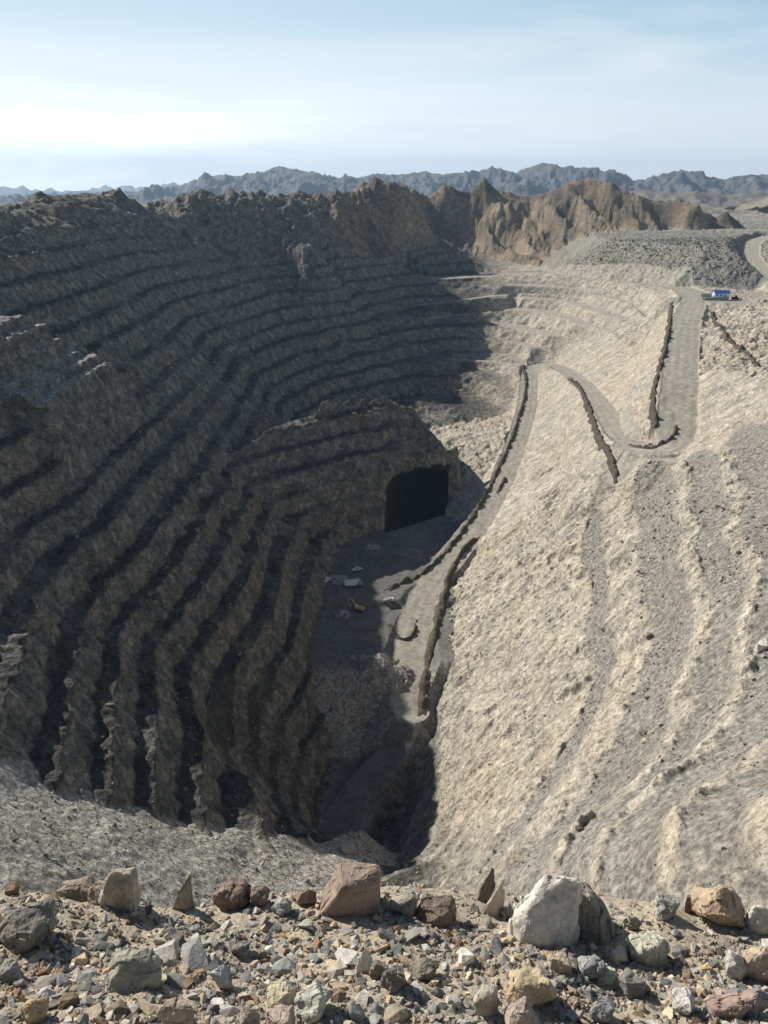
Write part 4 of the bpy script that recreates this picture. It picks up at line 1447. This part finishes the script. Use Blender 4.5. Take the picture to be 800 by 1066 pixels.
def empty(name, loc, rz, label, cat, group=None):
    o = bpy.data.objects.new(name, None)
    COL.objects.link(o)
    o.location = loc
    o.rotation_euler = (0, 0, rz)
    o.empty_display_size = .5
    return set_prop(o, label, cat, group)


def mesh_of(fn, bevel=.04):
    bm = bmesh.new()
    fn(bm)
    if bevel:
        bmesh.ops.bevel(bm, geom=bm.edges[:], offset=bevel, segments=1, affect='EDGES', clamp_overlap=True)
    me = bpy.data.meshes.new('part')
    bm.to_mesh(me)
    bm.free()
    return me


def bx(bm, c, s, taper=1.0, shift=0.0):
    g = bmesh.ops.create_cube(bm, size=1)
    for v in g['verts']:
        k = taper if v.co.z > 0 else 1
        v.co = Vector((c[0] + v.co.x * s[0] * k + (shift if v.co.z > 0 else 0), c[1] + v.co.y * s[1] * k, c[2] + v.co.z * s[2]))


def prism(bm, prof, y0, y1):
    """profile in x, z extruded along y"""
    a = [bm.verts.new((x, y0, z)) for x, z in prof]
    b = [bm.verts.new((x, y1, z)) for x, z in prof]
    n = len(prof)
    bm.faces.new(a[::-1])
    bm.faces.new(b)
    for i in range(n):
        bm.faces.new((a[i], a[(i + 1) % n], b[(i + 1) % n], b[i]))
    bmesh.ops.recalc_face_normals(bm, faces=bm.faces)


def cyl(bm, c, r, w, axis='Y', seg=14):
    rot = Matrix.Rotation(math.pi / 2, 4, 'X') if axis == 'Y' else Matrix.Identity(4)
    bmesh.ops.create_cone(bm, cap_ends=True, segments=seg, radius1=r, radius2=r, depth=w, matrix=Matrix.Translation(c) @ rot)


def part(name, fn, mat, parent, bevel=.04):
    return link(name, mesh_of(fn, bevel), parent, mat)


def dump_truck(loc, rz, label, bedmat, cabmat, s=1.0):
    e = empty('dump_truck', loc, rz, label, 'dump truck', 'dump trucks on the pit floor')
    e.scale = (s, s, s)
    part('chassis', lambda b: bx(b, (0, 0, 1.05), (8.2, 1.3, .5)), M_DARK, e)
    part('bed', lambda b: prism(b, [(-4.4, 1.5), (1.0, 1.4), (1.4, 2.2), (1.3, 3.1), (2.4, 3.4), (2.4, 3.6), (1.0, 3.4), (-4.6, 3.0)], -1.45, 1.45), bedmat, e)
    c = part('cab', lambda b: prism(b, [(1.7, 1.1), (4.1, 1.1), (4.1, 2.2), (3.7, 3.1), (1.7, 3.1)], -1.25, 1.25), cabmat, e)
    part('windshield', lambda b: prism(b, [(4.13, 2.25), (3.75, 3.0), (3.72, 3.0), (4.05, 2.25)], -1.1, 1.1), M_GLASS, c, 0)
    for x in (-3.2, -1.8, 2.9):
        for sy in (-1, 1):
            w = part('wheel', lambda b: cyl(b, (x, sy * 1.25, .65), .65, .5), M_DARK, e, .05)
            part('rim', lambda b: cyl(b, (x, sy * 1.53, .65), .32, .06), M_GREY, w, 0)
    return e


def excavator(loc, rz, label):
    e = empty('excavator', loc, rz, label, 'excavator')
    for sy in (-1, 1):
        part('track', lambda b: prism(b, [(-2.0, .15), (1.8, .15), (2.2, .5), (1.8, .95), (-2.0, .95), (-2.4, .5)], sy * 1.3 - .3, sy * 1.3 + .3), M_DARK, e)
    part('body', lambda b: prism(b, [(-2.5, 1.15), (1.6, 1.15), (1.6, 1.9), (.2, 2.3), (-2.4, 2.3), (-2.7, 1.8)], -1.35, 1.35), M_YELL, e)
    c = part('cab', lambda b: bx(b, (.9, .75, 2.3), (1.5, 1.05, 1.7), .88), M_WHITE, e)
    part('window', lambda b: bx(b, (1.63, .75, 2.5), (.06, .85, 1.0)), M_GLASS, c, 0)
    part('boom', lambda b: prism(b, [(1.2, 1.8), (1.7, 1.7), (4.0, 4.6), (6.2, 4.4), (6.2, 4.9), (3.8, 5.2)], -.45, .05), M_YELL, e)
    part('stick', lambda b: prism(b, [(6.0, 4.4), (6.5, 5.0), (5.9, 1.5), (5.5, 1.5)], -.38, -.02), M_YELL, e)
    part('bucket', lambda b: prism(b, [(5.2, 1.6), (6.1, 1.6), (6.0, .6), (5.2, .3), (4.6, .7)], -.75, .35), M_GREY, e)
    return e


def pickup(loc, rz, label):
    e = empty('pickup_truck', loc, rz, label, 'pickup truck')
    part('body', lambda b: prism(b, [(-2.6, .5), (2.5, .5), (2.5, 1.0), (1.2, 1.15), (-2.6, 1.15)], -.9, .9), M_WHITE, e)
    c = part('cab', lambda b: prism(b, [(-.9, 1.15), (1.2, 1.15), (.6, 1.85), (-.8, 1.85)], -.8, .8), M_WHITE, e)
    part('window', lambda b: prism(b, [(-.7, 1.25), (1.0, 1.25), (.55, 1.75), (-.65, 1.75)], -.83, .83), M_GLASS, c, 0)
    for x in (-1.6, 1.6):
        for sy in (-1, 1):
            part('wheel', lambda b: cyl(b, (x, sy * .8, .4), .4, .25), M_DARK, e, .03)
    return e


def on(u, v):
    h = hit(u, v)
    return (h[0], h[1], h[2] + .02)


dump_truck(on(369, 611), .15, 'pale grey dump truck parked on the shaded pit floor', M_WHITE, M_GREY, 1.05)
dump_truck(on(405, 627), .35, 'white dump truck parked in the sun at the end of the lower road', M_GREY, M_WHITE, .62)
excavator(on(374, 636), 2.6, 'excavator standing on the shaded pit floor below the pale grey truck')
pickup(on(372, 594), .4, 'white pickup truck parked on the raised pad behind the pale grey truck')
pickup(on(341, 606), 1.2, 'white pickup truck parked against the foot of the left pit wall')

hx, hy, hz_ = at(742, 312, 77.5)
HZ = zat(hx, hy)
RZ = -.10
p = empty('loading_platform', (hx + 1, hy, HZ), RZ, 'low grey concrete platform under the blue roofed hut', 'platform')
part('deck', lambda b: bx(b, (0, 0, 1.9), (21, 8.4, .5)), M_CONC, p, .06)
part('retaining_wall', lambda b: bx(b, (1, -3.9, .85), (17, .4, 1.6)), M_GREY, p, .05)
for k in range(6):
    part('pillar', lambda b, k=k: bx(b, (-9 + k * 3.6, -4.15, .8), (.5, .5, 1.7)), M_CONC, p, .04)


def local(dx, dy):
    return hx + 1 + dx * math.cos(RZ) - dy * math.sin(RZ), hy + dx * math.sin(RZ) + dy * math.cos(RZ)


q = local(4.8, .3)
hut = empty('hut', (q[0], q[1], HZ + 2.15), RZ, 'small white hut with a bright blue gable roof by the haul road', 'hut')
w_ = part('wall', lambda b: prism(b, [(-5.6, 0), (5.6, 0), (5.6, 3.0), (-5.6, 3.0)], -2.8, 2.8), M_WHITE, hut, .03)
part('gable', lambda b: [b.faces.new([b.verts.new((x, yy_, zz_)) for yy_, zz_ in ((-2.8, 3.0), (2.8, 3.0), (0, 5.0))]) for x in (-5.61, 5.61)], M_WHITE, hut, 0)
for sy in (-1, 1):
    part('roof', lambda b: [bx(b, (0, 0, 0), (12.0, 3.9, .14)), bmesh.ops.transform(b, matrix=Matrix.Translation((0, sy * 1.62, 4.02)) @ Matrix.Rotation(-sy * .63, 4, 'X'), verts=b.verts)], M_BLUE, hut, .02)
d_ = part('door', lambda b: bx(b, (2.6, -2.84, 1.05), (1.0, .08, 2.1)), M_BLUE, hut, .01)
part('handle', lambda b: bx(b, (2.95, -2.92, 1.05), (.08, .08, .2)), M_GREY, d_, 0)
for x in (-3.4, -.6):
    wf = part('window', lambda b: bx(b, (x, -2.83, 1.6), (1.5, .08, 1.1)), M_GREY, hut, .01)
    part('pane', lambda b: bx(b, (x, -2.875, 1.6), (1.3, .03, .9)), M_GLASS, wf, 0)

q = local(-6.4, .6)
c_ = empty('shipping_container', (q[0], q[1], HZ + 2.15), RZ, 'pale pinkish shipping container standing left of the blue roofed hut', 'container')
part('body', lambda b: bx(b, (0, 0, 1.3), (8.0, 2.6, 2.6)), M_TANC, c_, .05)
for k in range(14):
    part('rib', lambda b, k=k: bx(b, (-3.7 + k * .57, -1.33, 1.3), (.25, .08, 2.3)), M_TANC, c_, .02)
part('door', lambda b: bx(b, (-4.03, 0, 1.3), (.08, 2.3, 2.3)), M_GREY, c_, .01)

x_, y_ = local(16.5, 1.0)
g = empty('parked_loader', (x_, y_, zat(x_, y_)), RZ + .3, 'black wheel loader parked right of the blue roofed hut', 'loader')
part('body', lambda b: prism(b, [(-3.0, .9), (1.2, .9), (1.2, 1.7), (-.4, 2.0), (-3.0, 2.0)], -1.2, 1.2), M_DARK, g)
c2 = part('cab', lambda b: bx(b, (.2, 0, 2.6), (1.6, 1.5, 1.5), .9), M_DARK, g)
part('window', lambda b: bx(b, (.2, -.74, 2.7), (1.2, .08, .9)), M_GLASS, c2, 0)
part('arm', lambda b: prism(b, [(1.0, 1.5), (1.4, 1.9), (4.2, .8), (4.0, .5)], -.5, .5), M_DARK, g)
part('bucket', lambda b: prism(b, [(3.8, .2), (5.2, .15), (4.4, .5), (4.2, 1.4), (3.9, 1.3)], -1.5, 1.5), M_GREY, g)
for xw in (-2.0, 1.2):
    for sy in (-1, 1):
        part('wheel', lambda b: cyl(b, (xw, sy * 1.25, .8), .8, .55), M_DARK, g, .06)
